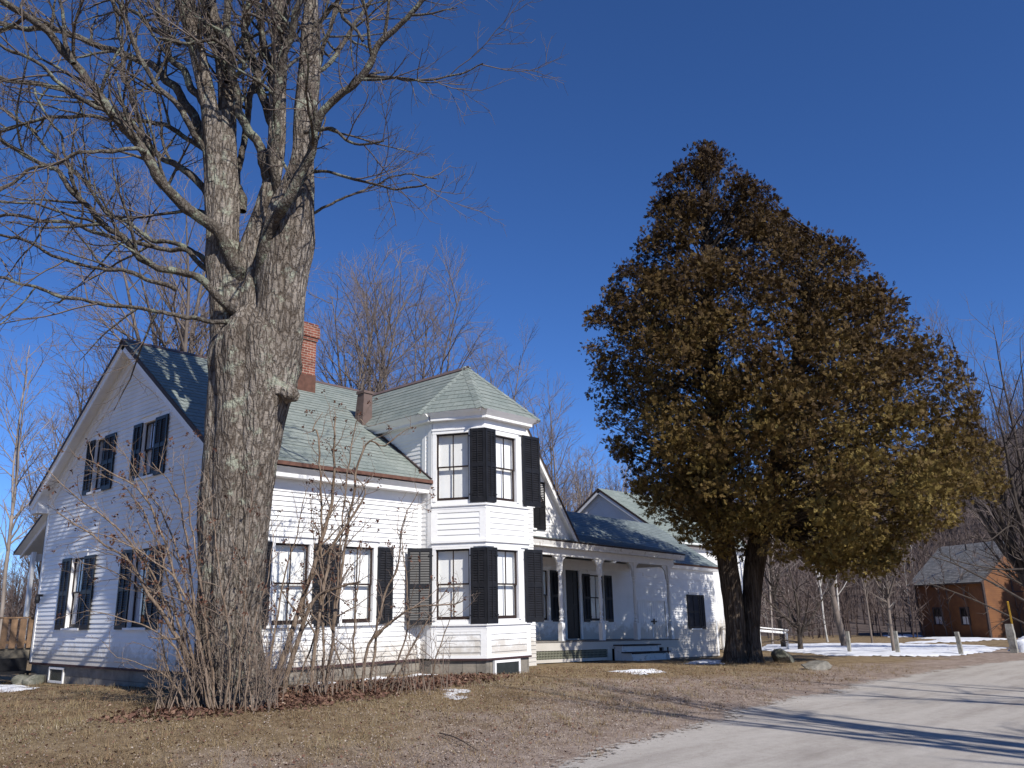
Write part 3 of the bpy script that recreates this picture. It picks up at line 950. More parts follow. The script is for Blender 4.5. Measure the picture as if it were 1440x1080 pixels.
# ------------------------------------------------ the long ell
ELX0, ELX1, EYW, EYB = 8.3, 28.62, 5.0, 11.6
ELR = (8.3, 6.3)                            # ridge y, z
def sheared(o):
    me = o.data
    co = np.empty(len(me.vertices) * 3, dtype=np.float32); me.vertices.foreach_get('co', co); co = co.reshape(-1, 3)
    co[:, 2] += -.025 * (co[:, 0] - 13)
    me.vertices.foreach_set('co', co.ravel()); me.update()
    return o


def sag(objs_before):
    for o in list(bpy.data.objects):
        if o.name not in objs_before and o.type == 'MESH': sheared(o)


before = {o.name for o in bpy.data.objects}
D1, D2 = (17.25, 18.1, .72, 3.3), (22.15, 24.2, .68, 2.25)
EWI = [(15.3, 16.2, 1.42, 3.22), (18.78, 19.72, 1.42, 3.17), (26.35, 27.02, 1.12, 2.55)]
mb = MB()
courses(mb, (0, EYW, 0), (1, 0, 0), ZUP, rect(ELX0, ELX1, -.13, 3.72), CB, .024, [opening(*w) for w in EWI] + [D1, D2], .25)
courses(mb, (ELX1, 0, 0), (0, 1, 0), ZUP, [(EYW, -.13), (EYB, -.13), (EYB, 3.85), (ELR[0], 6.1), (EYW, 3.95)], CB, .015)
courses(mb, (0, EYB, 0), (-1, 0, 0), ZUP, rect(-ELX1, -ELX0, -.13, 3.9), CB, .015)
mb.build('ell_wall', M['white'], house)
mb = MB()
mb.box(22.6, ELX1 + .01, EYW - .03, EYW, 3.28, 3.72)                    # deep frieze right of the porch
mb.box(ELX0, 22.6, EYW - .03, EYW, 3.42, 3.72)
mb.box(ELX1 - .12, ELX1 + .03, EYW - .034, EYW - .002, -.13, 3.3); mb.box(ELX1, ELX1 + .03, EYW - .03, EYW + .12, -.13, 3.3)
mb.prism([(4.72, 3.86), (4.72, 3.93), (5.0, 4.1), (5.0, 3.72), (4.8, 3.72)], (0, 0, 0), (0, 1, 0), ZUP, (1, 0, 0), 22.3, ELX1 + .2)
mb.build('ell_trim', M['trim'], house)
mb = MB(); mb.box(ELX0, ELX1, EYW + .03, EYB - .03, -.9, -.13); mb.build('foundation', M['found'], house)
window((0, EYW, 0), (1, 0, 0), *EWI[0], left=.4, right=.46, gap=.12)
window((0, EYW, 0), (1, 0, 0), *EWI[1], left=.46, right=.50, gap=.02, cas=.09)
# closed shutters over the far window
wf = window((0, EYW, 0), (1, 0, 0), *EWI[2], cas=.1)
shutter(wf, (26.02, EYW - .045, 0), (1, 0, 0), (0, -1, 0), 1.02, 1.08, 2.6); shutter(wf, (27.1, EYW - .045, 0), (1, 0, 0), (0, -1, 0), .42, 1.08, 2.6)
# front door
def door(u0, u1, z0, z1, m_, name='door'):
    fr = MB()
    for a0, a1, c0, c1 in ((u0 - .12, u0, z0, z1), (u1, u1 + .12, z0, z1), (u0 - .14, u1 + .14, z1, z1 + .16)): fr.box(a0, a1, EYW - .04, EYW + .02, c0, c1)
    d = MB(); yd = EYW + .04
    d.box(u0, u1, yd, yd + .04, z0, z1)
    n_ = 2
    for i in range(n_):
        w_ = (u1 - u0) / n_
        for c0, c1 in ((.12, .42), (.5, .78), (.82, .96)):
            a0, a1 = u0 + i * w_ + .1, u0 + (i + 1) * w_ - .1
            H = z1 - z0
            d.box(a0, a1, yd - .012, yd, z0 + c0 * H, z0 + c1 * H)
    do = d.build(name, M[m_], house)
    fr.build('door_frame', M['trim'] if m_ != 'door' else M['trim'], do)
    h = MB(); h.lathe([(.012, -.02), (.03, -.012), (.034, 0), (.028, .014), (.008, .02)], (u0 + .1, yd - .05, z0 + 1.0), 8); h.box(u0 + .085, u0 + .115, yd - .05, yd, z0 + .97, z0 + 1.03)
    h.build('handle', M['shutter'], do)
    return do


door(*D1, 'door')
# wide pair of white board doors
d = MB(); yd = EYW + .02
u0, u1, z0, z1 = D2
for i in range(12):
    a = u0 + (u1 - u0) * i / 12
    d.box(a + .004, a + (u1 - u0) / 12 - .004, yd, yd + .03, z0, z1)
do = d.build('board_door', M['white'], house)
fr = MB()
for a0, a1, c0, c1 in ((u0 - .1, u0, z0, z1), (u1, u1 + .1, z0, z1), (u0 - .14, u1 + .14, z1, z1 + .13)): fr.box(a0, a1, EYW - .036, EYW + .02, c0, c1)
fr.box((u0 + u1) / 2 - .03, (u0 + u1) / 2 + .03, yd - .012, yd, z0, z1)
fr.build('door_frame', M['trim'], do)
h = MB(); h.box(23.05, 23.5, yd - .03, yd - .01, 1.36, 1.42); h.box(23.22, 23.3, yd - .05, yd - .03, 1.28, 1.5)
h.build('latch', M['shutter'], do)
# roofs of the ell
ev = Vector((0, ELR[0] - 4.66, ELR[1] - 3.93)); el = ev.length
slope_roof('roof', 'slate_blue', (ELX0, 4.66, 3.93), (1, 0, 0), 0, ev.normalized(), rect(0, ELX1 + .22 - ELX0, 0, el), .09, 'rust')
ev2 = Vector((0, ELR[0] - 11.94, ELR[1] - 3.93))
slope_roof('roof', 'slate_blue', (ELX1 + .22, 11.94, 3.93), (-1, 0, 0), 0, ev2.normalized(), rect(0, ELX1 + .22 - ELX0, 0, el), .09, 'rust')
# porch
PX0, PX1, PY, PE = 8.3, 22.3, 3.0, 2.62
pv = Vector((0, 5.98 - PE, 4.85 - 4.05)); pl = pv.length
slope_roof('porch_roof', 'slate_blue', (PX0, PE, 4.05), (1, 0, 0), 0, pv.normalized(), rect(0, PX1 - PX0, 0, pl), .05, 'rake_dark')
mb = MB()
mb.prism([(PE + .02, 3.99), (PE + .06, 3.86), (PE + .06, 3.80), (PE + .22, 3.80), (PE + .22, 4.0)], (0, 0, 0), (0, 1, 0), ZUP, (1, 0, 0), PX0, PX1 - .03)
mb.build('porch_fascia', M['worn'], house)
mb = MB()
mb.box(PX0, PX1 - .5, PY - .08, PY + .08, 3.55, 4.02)
mb.box(21.56, 21.72, PY + .08, EYW - .04, 3.55, 3.8); 
mb.prism([(PY + .08, 3.8), (EYW, 3.8), (EYW, 4.62), (PY + .08, 4.14)], (21.6, 0, 0), (0, 1, 0), ZUP, (1, 0, 0), 0, .05)
mb.build('porch_beam', M['trim'], house)
mb = MB(); mb.box(PX0, 21.5, PY + .09, EYW - .04, 3.86, 3.9); mb.build('porch_ceiling', M['metal_brown'], house)
mb = MB()
for i in range(22): mb.box(PX0, PX1 - .55, PY - .12 + i * .098, PY - .12 + i * .098 + .092, .66, .70)
deck = mb.build('porch_deck', M['deck'], house)
mb = MB()
mb.box(PX0, PX1 - .6, PY - .1, PY - .05, .40, .655)
mb.box(PX0, 17.0, PY - .1, PY - .05, .02, .12); mb.box(16.95, 17.2, PY - .11, PY - .04, -.08, .4); mb.box(PX0, 12.95, PY - .1, PY - .05, .12, .4)
mb.box(20.6, 20.85, PY - .11, PY - .04, -.35, .4)
mb.build('porch_skirt', M['white'], house)
mb = MB()
for i in range(52):
    x = 12.98 + i * .078
    mb.box(x, x + .03, PY - .085, PY - .07, .12, .40)
for z in (.175, .26, .345): mb.box(12.95, 16.95, PY - .07, PY - .058, z - .018, z + .018)
mb.build('porch_lattice', M['lattice'], house)
mb = MB(); mb.box(13, 21.6, PY + .3, PY + .35, -.5, .4); mb.build('crawl_space', M['black'], house)  # black sheet standing in for the darkness under the deck
# turned posts
for px_ in (14.5, 16.8, 19.0, 21.4):
    mb = MB()
    c = (px_, PY, .70)
    mb.box(px_ - .085, px_ + .085, PY - .085, PY + .085, .70, 1.30)
    mb.lathe([(.085, .60), (.06, .64), (.085, .68), (.055, .74), (.075, .80), (.05, .86), (.05, .92), (.07, .98), (.05, 1.04), (.07, 1.25), (.075, 1.5), (.06, 1.95), (.05, 2.1), (.072, 2.14), (.05, 2.2), (.07, 2.27), (.05, 2.33)], c, 12)
    mb.box(px_ - .075, px_ + .075, PY - .075, PY + .075, 3.02, 3.55)
    for s in (-1, 1):
        mb.prism([(.075, 0), (.075, -.34), (.12, -.26), (.2, -.1), (.32, -.03), (.32, 0)], (px_, PY - .025, 3.55), (s, 0, 0), ZUP, (0, 1, 0), 0, .05)
    if px_ > 21: mb.prism([(.075, 0), (.075, -.6), (.13, -.5), (.2, -.2), (.4, -.04), (.4, 0)], (px_, PY - .03, 3.55), (-1, 0, 0), ZUP, (0, 1, 0), 0, .06)
    mb.prism([(.075, 0), (.075, -.34), (.12, -.26), (.2, -.1), (.32, -.03), (.32, 0)], (px_ - .025, PY, 3.55), (0, 1, 0), ZUP, (1, 0, 0), 0, .05)
    mb.build('porch_post', M['trim'], house)
# half post against the bay wing
# porch steps
mb = MB()
mb.prism([(2.05, -.22), (2.9, -.22), (2.9, .5), (2.55, .5), (2.55, .25), (2.2, .25), (2.1, .12)], (17.35, 0, 0), (0, 1, 0), ZUP, (1, 0, 0), 0, .07)
mb.prism([(2.05, -.22), (2.9, -.22), (2.9, .5), (2.55, .5), (2.55, .25), (2.2, .25), (2.1, .12)], (19.7, 0, 0), (0, 1, 0), ZUP, (1, 0, 0), 0, .07)
mb.box(17.42, 19.7, 2.57, 2.6, .28, .48); mb.box(17.42, 19.7, 2.2, 2.23, -.1, .22)
st = mb.build('porch_steps', M['worn'], house)
mb = MB(); mb.box(17.3, 19.85, 2.1, 2.56, .252, .29); mb.box(17.3, 19.85, 2.5, 2.9, .5, .54)
mb.build('tread', M['rake_dark'], st)
sag(before)

# ------------------------------------------------ rear porch behind the left corner
before = None
mb = MB()
ev = Vector((0, 9.5 - 12.0, 4.72 - 3.55)); 
rv = Vector((0, -2.3, 1.15)); rl = rv.length
slope_roof('roof', 'slate', (6.0, 11.75, 3.62), (-1, 0, 0), 0, rv.normalized(), rect(0, 6.05, 0, rl), .08)
mb = MB()
mb.prism([(W, 4.5), (11.7, 3.45), (11.7, 3.55), (W, 4.68)], (.12, 0, 0), (0, 1, 0), ZUP, (1, 0, 0), 0, .05)
mb.box(.2, .3, 10.9, 11.02, .5, 3.6); mb.box(.2, 6, 11.0, 11.1, 3.35, 3.55)
mb.build('back_porch_frame', M['trim'], house)
mb = MB(); mb.box(1.2, 1.26, W, 11.4, SB, 3.6); mb.build('back_porch_wall', M['planks'], house)
mb = MB()
mb.box(-.12, -.03, 9.05, 9.13, 2.30, 2.36); mb.lathe([(.02, 0), (.06, .02), (.07, .1), (.055, .2), (.02, .24)], (-.14, 9.09, 2.12), 8)
mb.build('wall_lamp', M['shutter'], house)

# =================================================================== BARN BEHIND THE ELL
house_keep = house
barn = thing('white_barn', 'white clapboard barn with pale green slate roof rising behind the ell of the house', 'barn', (30, 7.8, -.55))
house = barn
BR = (12.43, 8.34); bs = .69
bX0, bX1, bY0, bY1 = 30.0, 38.0, 7.8, 17.06
bt = lambda y: BR[1] - .12 - bs * abs(y - BR[0])
mb = MB()
courses(mb, (bX0, bY1, 0), (0, -1, 0), ZUP, [(0, -.5), (bY1 - bY0, -.5), (bY1 - bY0, bt(bY0)), (bY1 - BR[0], bt(BR[0])), (0, bt(bY1))], .12, .012)
courses(mb, (0, bY0, 0), (1, 0, 0), ZUP, rect(bX0, bX1, -.5, bt(bY0)), .12, .012)
courses(mb, (bX1, bY0, 0), (0, 1, 0), ZUP, [(0, -.5), (bY1 - bY0, -.5), (bY1 - bY0, bt(bY1)), (BR[0] - bY0, bt(BR[0])), (0, bt(bY0))], .12, .012)
courses(mb, (bX1, bY1, 0), (-1, 0, 0), ZUP, rect(0, bX1 - bX0, -.5, bt(bY1)), .12, .012)
mb.build('wall', M['white'], barn)
bl = math.hypot(5.0, 5.0 * bs)
bv = Vector((0, 1, bs)).normalized()
r1 = slope_roof('roof', 'slate_far', (bX0 - .3, BR[0] - 5.0, BR[1] - 5.0 * bs), (1, 0, 0), 0, bv, rect(0, bX1 - bX0 + .6, 0, bl), .12, 'rake_dark', barn)
r2 = slope_roof('roof', 'slate_far', (bX1 + .3, BR[0] + 5.0, BR[1] - 5.0 * bs), (-1, 0, 0), 0, Vector((0, -1, bs)).normalized(), rect(0, bX1 - bX0 + .6, 0, bl), .12, 'rake_dark', barn)
mb = MB()
for s in (1, -1):
    d = Vector((0, s, -bs)).normalized(); nn = Vector((0, s * bs, 1)).normalized(); a = Vector((0, BR[0], BR[1]))
    mb.obox(a, (1, 0, 0), d, nn, bX0 - .28, bX0 - .24, .02, bl - .02, -.26, -.125); mb.obox(a, (1, 0, 0), d, nn, bX0 - .03, bX0 - .0, .3, bl - .5, -.5, -.13)
mb.box(bX0 - .02, bX1 + .02, bY0 - .3, bY0, bt(bY0) - .12, bt(bY0) - .02); mb.box(bX0, bX1, bY0 - .03, bY0, bt(bY0) - .4, bt(bY0) - .12)
for x in (bX0, bX1): mb.box(x - .05, x + .05, bY0 - .034, bY0 + .05, -.5, bt(bY0) - .4)
mb.build('trim', M['trim'], barn)
house = house_keep

# white hand rail of the ramp in front of the barn
def on_ground(px, py, dz=0.0):
    z = 0.0
    for _ in range(12):
        q = at_z(px, py, z + dz); z = z * .4 + .6 * gz(q.x, q.y)
    return Vector((q.x, q.y, z))


rp = [on_ground(1108, 914), on_ground(1070, 919), on_ground(1018, 914)]
rail = thing('ramp_handrail', 'low white painted wooden handrail beside the cedar trunks and the small apple tree', 'handrail', tuple(rp[0]))
rz = [at(1107, 886, depth_of(rp[0])), at(1068, 882.5, depth_of(rp[1])), at(1013, 881, depth_of(rp[2]))]
for a, b in zip(rp, rz):
    mb = MB(); mb.bar(a - ZUP * .2, Vector((a.x, a.y, b.z - .03)), .1); mb.build('post', M['trim'], rail)
mb = MB()
for i in range(2):
    a, b = Vector((rp[i].x, rp[i].y, rz[i].z)), Vector((rp[i + 1].x, rp[i + 1].y, rz[i + 1].z))
    dd = (b - a).normalized() * .12
    mb.bar(a - dd, b, .16, .05); mb.bar(a - ZUP * .14, b - ZUP * .14, .04, .1)
mb.build('top_rail', M['trim'], rail)

# =================================================================== BROWN HOUSE
O = Vector((51.77, -1.04, -.45)); bd = Vector((.5816, .8135, 0)); bg = Vector((.8135, -.5816, 0))
brown = thing('brown_house', 'small rust brown clapboard house with grey shingle roof across the snowy lawn', 'house', tuple(O))
LN, WD, EH, RH = 6.4, 5.4, 3.62, 5.95
mb = MB()
Z0 = 0.0
wl_ = [(1.55, 2.25, .75, 1.75), (4.1, 4.85, .75, 1.75), (3.9, 4.6, 3.2, 3.58)]
ORG = O
courses(mb, O + bd * LN, -bd, ZUP, rect(0, LN, -.3, EH), .13, .013, [opening(LN - b, LN - a, c, e) for a, b, c, e in wl_])
courses(mb, O, bg, ZUP, [(0, -.3), (WD, -.3), (WD, EH), (WD / 2, RH - .1), (0, EH)], .13, .013)
courses(mb, O + bg * WD, bd, ZUP, rect(0, LN, -.3, EH), .13, .013)
courses(mb, O + bg * WD + bd * LN, -bg, ZUP, [(0, -.3), (WD, -.3), (WD, EH), (WD / 2, RH - .1), (0, EH)], .13, .013)
mb.build('wall', M['brown'], brown)
ov = .4; sb_ = (RH - EH) / (WD / 2)
for s in (0, 1):
    base = O + bg * (-ov if s == 0 else WD + ov) + ZUP * (EH - ov * sb_ + .08)
    uu = -bd if s == 0 else bd
    st_ = base + (bd * (LN + .3) if s == 0 else -bd * .4)
    vv = (bg if s == 0 else -bg) * (WD / 2 + ov) + ZUP * ((WD / 2 + ov) * sb_)
    l = vv.length
    rf = slope_roof('roof', 'shingle_grey', st_, uu, 0, vv.normalized(), rect(0, LN + .7, 0, l), .12, 'rake_dark', brown, .16, 'rake_dark')
vp = O + bg * (WD / 2 - .5) + bd * (LN * .55)
mb = MB(); mb.lathe([(.05, 4.9), (.05, 6.0)], (vp.x, vp.y, O.z), 8); mb.build('vent_pipe', M['shutter'], brown)
mb = MB()
for q in (O, O + bd * LN):
    mb = MB(); mb.obox(q, bd, bg, ZUP, -.06, .06, -.035, .1, -.3, EH)
    mb.build('corner_board', M['rake_dark'], brown)
def small_window(P, u, u0, u1, z0, z1):
    u = u.normalized(); n = u.cross(ZUP)
    w = MB()
    for a0, a1, c0, c1 in ((u0 - .09, u0, z0 - .05, z1 + .09), (u1, u1 + .09, z0 - .05, z1 + .09), (u0, u1, z1, z1 + .09), (u0, u1, z0 - .05, z0), (u0, u1, (z0 + z1) / 2 - .02, (z0 + z1) / 2 + .02), ((u0 + u1) / 2 - .012, (u0 + u1) / 2 + .012, z0, z1)):
        w.obox(P, u, n, ZUP, a0, a1, -.03, .04 if a0 < u0 or a1 > u1 or c0 < z0 or c1 > z1 else .0, c0, c1)
    o = w.build('window', M['rake_dark'], brown)
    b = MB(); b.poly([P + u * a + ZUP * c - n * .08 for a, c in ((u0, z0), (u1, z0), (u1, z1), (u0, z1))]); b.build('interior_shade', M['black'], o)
    b = MB(); b.poly([P + u * a + ZUP * c - n * .05 for a, c in ((u0, z0), (u1, z0), (u1, (z0 + z1) / 2), (u0, (z0 + z1) / 2))]); b.build('curtain', M['curtain'], o)
    g = MB(); g.poly([P + u * a + ZUP * c - n * .02 for a, c in ((u0, z0), (u1, z0), (u1, z1), (u0, z1))]); g.build('pane', M['glass'], o)


for a, b, c, e in wl_: small_window(O + bd * LN, -bd, LN - b, LN - a, c, e)
small_window(O, bg, 2.2, 3.05, 2.75, 3.85); small_window(O, bg, 3.6, 4.4, .8, 1.9)

# =================================================================== FENCE POSTS, MARKER, ROCKS, DECK
def lumpy(c, size, seed, sub=3, boxy=.0, noise_amp=.25):
    import bmesh
    from mathutils import noise as mn
    bm = bmesh.new(); bmesh.ops.create_icosphere(bm, subdivisions=sub, radius=1)
    for v in bm.verts:
        d = v.co.normalized()
        q = d * 1.4 + Vector((seed * 3.1, seed, 0))
        r = (1 + noise_amp * mn.fractal(q, 1.0, 2.0, 4)) * max(abs(d.x), abs(d.y), abs(d.z)) ** -boxy
        # facets
        for k in range(7):
            a = Vector((math.sin(seed * 7 + k * 2.1), math.cos(seed * 3 + k * 1.7), .9 * math.sin(k * 2.6 + seed))).normalized()
            t = d.dot(a)
            if t * r > .66: r = .66 / t
        r *= 1 + .05 * mn.noise(d * 7 + Vector((seed, 0, 0)))
        v.co = Vector((d.x * size[0], d.y * size[1], d.z * size[2])) * r + Vector(c)
    me = bpy.data.meshes.new('rock'); bm.to_mesh(me); bm.free()
    me.polygons.foreach_set('use_smooth', np.ones(len(me.polygons), bool))
    return me


for i, (px, py, h, w_, tilt, lab) in enumerate(((1195, 918, .88, .13, 0, 'grey granite fence post in snow, first beyond the apple tree'),
                                      (1263, 919, .88, .14, .0, 'grey granite fence post standing against the thin sapling trunk'),
                                      (1352, 920, .85, .15, .10, 'leaning grey granite fence post in front of the brown house wall'),
                                      (1427, 918, 1.1, .26, .06, 'thick square granite fence post beside the yellow marker stake'))):
    g = on_ground(px, py)
    mb = MB()
    lean = Vector((-.6 * tilt, .5 * tilt, 1))
    up = lean.normalized()
    for k in range(5):                         # split granite: slightly offset courses of one shaft
        a = g + up * (-.25 + (h + .25) * k / 5); b = g + up * (-.25 + (h + .25) * (k + 1) / 5)
    segs = 7; ring_ = []
    for k in range(segs + 1):
        c = g + up * (-.25 + (h + .25) * k / segs); t = .96 if k == segs else 1
        ring_.append([c + Vector((sx * w_ / 2 * t * (1 + rnd.uniform(-.1, .1)), sy * w_ / 2 * t * (1 + rnd.uniform(-.1, .1)), 0)) for sx, sy in ((-1, -1), (1, -1), (1, 1), (-1, 1))])
    for a, b in zip(ring_, ring_[1:]):
        for q in range(4): mb.poly([a[q], a[(q + 1) % 4], b[(q + 1) % 4], b[q]])
    mb.poly(ring_[-1])
    tag(mb.build('granite_post', M['granite'], None, bevel=.02), lab, 'fence post', 'granite fence posts along the far lawn')
g = on_ground(1431, 917)
tp = at(1417, 846, depth_of(g))
mk = thing('marker_stake', 'tall slanting yellow topped marker stake beside the thick granite post', 'stake', tuple(g))
mid_ = g.lerp(tp, .45)
mb = MB(); mb.bar(g - ZUP * .2, mid_, .055); mb.build('shaft', M['woodrail'], mk)
mb = MB(); mb.bar(mid_, tp, .06); mb.build('painted_top', M['yellow'], mk)

for (px, py, size, sd, lab, m_) in ((1103, 931, (.42, .38, .34), 1.3, 'dark squarish boulder on the grass beside the cedar trunks', 'rock'),
                                (1150, 941, (.62, .42, .2), 2.6, 'long low pale boulder on the lawn below the apple tree', 'pale_rock')):
    g = on_ground(px, py)
    me = lumpy((g.x, g.y, g.z + size[2] * .25), size, sd, 5, .55 if sd < 2 else .2, .16 if sd < 2 else .5)
    me.materials.append(M[m_]); o = bpy.data.objects.new('boulder', me); COL.objects.link(o)
    tag(o, lab, 'boulder', 'boulders on the lawn')

# wooden deck at the left edge
dk = thing('wooden_deck', 'weathered wooden deck with a close boarded railing at the rear left corner of the house', 'deck', (-1.5, 9.8, .1))
mb = MB()
for i in range(30): mb.box(-4.2, .1, 9.75 + i * .125, 9.75 + i * .125 + .118, .94, .98)
mb.build('floor', M['planks'], dk)
mb = MB(); mb.box(-4.2, .1, 9.62, 9.67, .68, .98); mb.box(-4.2, .1, 9.67, 9.74, .66, .94); mb.build('rim', M['planks'], dk)
mb = MB()
for i in range(20):
    x = -4.2 + i * .215
    mb.box(x, x + .15 + rnd.uniform(-.01, .02), 9.56, 9.585, .98, 1.74 + rnd.uniform(-.02, .01))
mb.box(-4.2, .05, 9.545, 9.66, 1.745, 1.785); mb.box(-4.2, .05, 9.586, 9.63, 1.1, 1.17)
mb.build('railing', M['woodrail'], dk)
for x in (-4.0, -1.6, -.15):
    mb = MB(); mb.box(x, x + .12, 9.6, 9.72, -.2, .68); mb.build('post', M['planks'], dk)
bx = thing('black_bench', 'black metal bench under the end of the wooden deck', 'bench', (-.6, 9.3, .1))
mb = MB(); mb.box(-1.0, -.12, 8.95, 9.35, .36, .42); mb.build('seat', M['shutter'], bx)
mb = MB(); mb.box(-1.0, -.12, 9.32, 9.36, .42, .74); mb.build('backrest', M['shutter'], bx)
for x in (-.95, -.2):
    mb = MB(); mb.box(x, x + .05, 9.0, 9.05, -.1, .36); mb.box(x, x + .05, 9.3, 9.35, -.1, .36); mb.build('leg', M['shutter'], bx)
# fieldstones along the left foundation
for i, (x, y, s) in enumerate(((-.3, 8.9, (.34, .3, .24)), (-.25, 8.3, (.28, .36, .2)))):
    me = lumpy((x, y, gz(x, y) + s[2] * .2), s, 4.2 + i * 1.7, 3)
    me.materials.append(M['rock']); o = bpy.data.objects.new('fieldstone', me); COL.objects.link(o)
    tag(o, ('grey fieldstone at the far end of the gable foundation by the black bench', 'grey fieldstone lying beside the cellar window of the gable wall')[i], 'stone', 'fieldstones along the gable foundation')

# =================================================================== GROUND, ROAD, SNOW, HILL
def axis(lo, hi, fine0, fine1, s):
    a = [fine0]
    st = s
    while a[-1] > lo: st *= 1.22; a.append(a[-1] - st)
    a = a[::-1]
    b = list(np.arange(fine0 + s, fine1, s)); a += b
    st = s
    while a[-1] < hi: st *= 1.22; a.append(a[-1] + st)
    return np.array(a)


ROAD_L = [(-9.8, -17.5), (-7.2, -14.6), (-5.0, -12.5)] + [tuple(on_ground(*q))[:2] for q in ((770, 1082), (870, 1050), (985, 1017), (1100, 987), (1200, 964), (1300, 946), (1380, 935), (1440, 928))] + [(46, -9.6), (70, -14), (120, -24)]
RL = np.array(ROAD_L)


def dist_poly(x, y, P):
    x = np.asarray(x); y = np.asarray(y); best = np.full(x.shape, 1e9); side = np.zeros(x.shape)
    for a, b in zip(P[:-1], P[1:]):
        d = b - a; l2 = d @ d
        t = np.clip(((x - a[0]) * d[0] + (y - a[1]) * d[1]) / l2, 0, 1)
        ex, ey = x - a[0] - t * d[0], y - a[1] - t * d[1]
        dd = np.hypot(ex, ey); cr = d[0] * ey - d[1] * ex
        m = dd < best
        best = np.where(m, dd, best); side = np.where(m, np.sign(cr), side)
    return best * np.where(side >= 0, 1, -1)          # positive on the lawn side


gxs, gys = axis(-600, 700, -16, 44, .3), axis(-420, 620, -16, 13, .3)
X, Y = np.meshgrid(gxs, gys)
from mathutils import noise as mnoise
Zg = gz_np(X, Y)
bumpz = np.array([mnoise.fractal(Vector((a * .8, b * .8, 3.3)), 1.0, 2.1, 4) for a, b in zip(X.ravel(), Y.ravel())]).reshape(X.shape)
rd = dist_poly(X, Y, RL)
near = np.clip(rd / 1.2, 0, 1)
Zg2 = Zg + bumpz * .025 * near - .012
V = np.stack([X, Y, Zg2], -1).reshape(-1, 3)
ny, nx = X.shape
ii = np.arange(ny * nx).reshape(ny, nx)
Q = np.stack([ii[:-1, :-1], ii[:-1, 1:], ii[1:, 1:], ii[1:, :-1]], -1).reshape(-1, 4)
mb = MB(); mb.addnp(V, Q)
ground = mb.build('ground', M['lawn'], None, smooth=True)
at2 = ground.data.attributes.new('grit', 'FLOAT', 'POINT')
grit = np.clip(1.05 - (rd / 5.2), 0, 1) * (X > -20) * (rd < 30)
# gritty bare strip between the drive and the porch
grit = np.maximum(grit, .75 * np.exp(-(((X - 7.5) / 4.5) ** 2 + ((Y + 5.0) / 1.6) ** 2)))
grit = np.maximum(grit, .55 * np.exp(-(((X + 2) / 5) ** 2 + ((Y + 7.2) / 2.2) ** 2)))
at2.data.foreach_set('value', grit.ravel().astype(np.float32))
tag(ground, kind='structure')
# road ribbon: offsets across from the lawn edge
offs = [-.5, -.1, .35, 1.1, 2.2, 3.4, 4.6, 5.8, 6.6, 7.0]
pts = []
Pd = [RL[0]]
for a, b in zip(RL[:-1], RL[1:]):
    n_ = max(1, int(np.linalg.norm(b - a) / .35))
    for k in range(1, n_ + 1): Pd.append(a + (b - a) * k / n_)
Pd = np.array(Pd)
for _ in range(12): Pd[1:-1] = (Pd[:-2] + 2 * Pd[1:-1] + Pd[2:]) / 4
Tn = np.gradient(Pd, axis=0); Tn /= np.linalg.norm(Tn, axis=1, keepdims=True)
Nn = np.stack([Tn[:, 1], -Tn[:, 0]], -1)
Vr = []
for i, (q, n_) in enumerate(zip(Pd, Nn)):
    w0 = .34 * mnoise.fractal(Vector((q[0] * .9, q[1] * .9, 0)), 1, 2, 4) + .12 * mnoise.noise(Vector((q[0] * 4, q[1] * 4, 5)))
    for k, o_ in enumerate(offs):
        s_ = o_ + (w0 if k < 3 else 0) + (.2 * mnoise.noise(Vector((q[0], q[1], 9))) if k > 7 else 0)
        Vr.append((q[0] + n_[0] * s_, q[1] + n_[1] * s_, 0))
Vr = np.array(Vr); Vr[:, 2] = gz_np(Vr[:, 0], Vr[:, 1])
lift = np.array([.004, .012, .016, .026, .03, .036, .03, .024, .012, .0]) 
Vr[:, 2] += np.tile(lift, len(Pd))
m_, k_ = len(Pd), len(offs)
ii = np.arange(m_ * k_).reshape(m_, k_)
Q = np.stack([ii[:-1, :-1], ii[:-1, 1:], ii[1:, 1:], ii[1:, :-1]], -1).reshape(-1, 4)[:, ::-1]
mb = MB(); mb.addnp(Vr, Q)
road_o = tag(mb.build('road', M['road'], None, smooth=True), kind='structure')
ae = road_o.data.attributes.new('edge', 'FLOAT', 'POINT'); ae.data.foreach_set('value', np.tile(np.array([0, .25, .55, 1, 1.6, 1.6, 1.6, 1, .5, .0], np.float32), len(Pd)))


def inside(x, y, P):
    c = np.zeros(x.shape, bool)
    for (x0, y0), (x1, y1) in zip(P, np.roll(P, -1, 0)):
        m = ((y0 > y) != (y1 > y)) & (x < (x1 - x0) * (y - y0) / (y1 - y0 + 1e-12) + x0)
        c ^= m
    return c


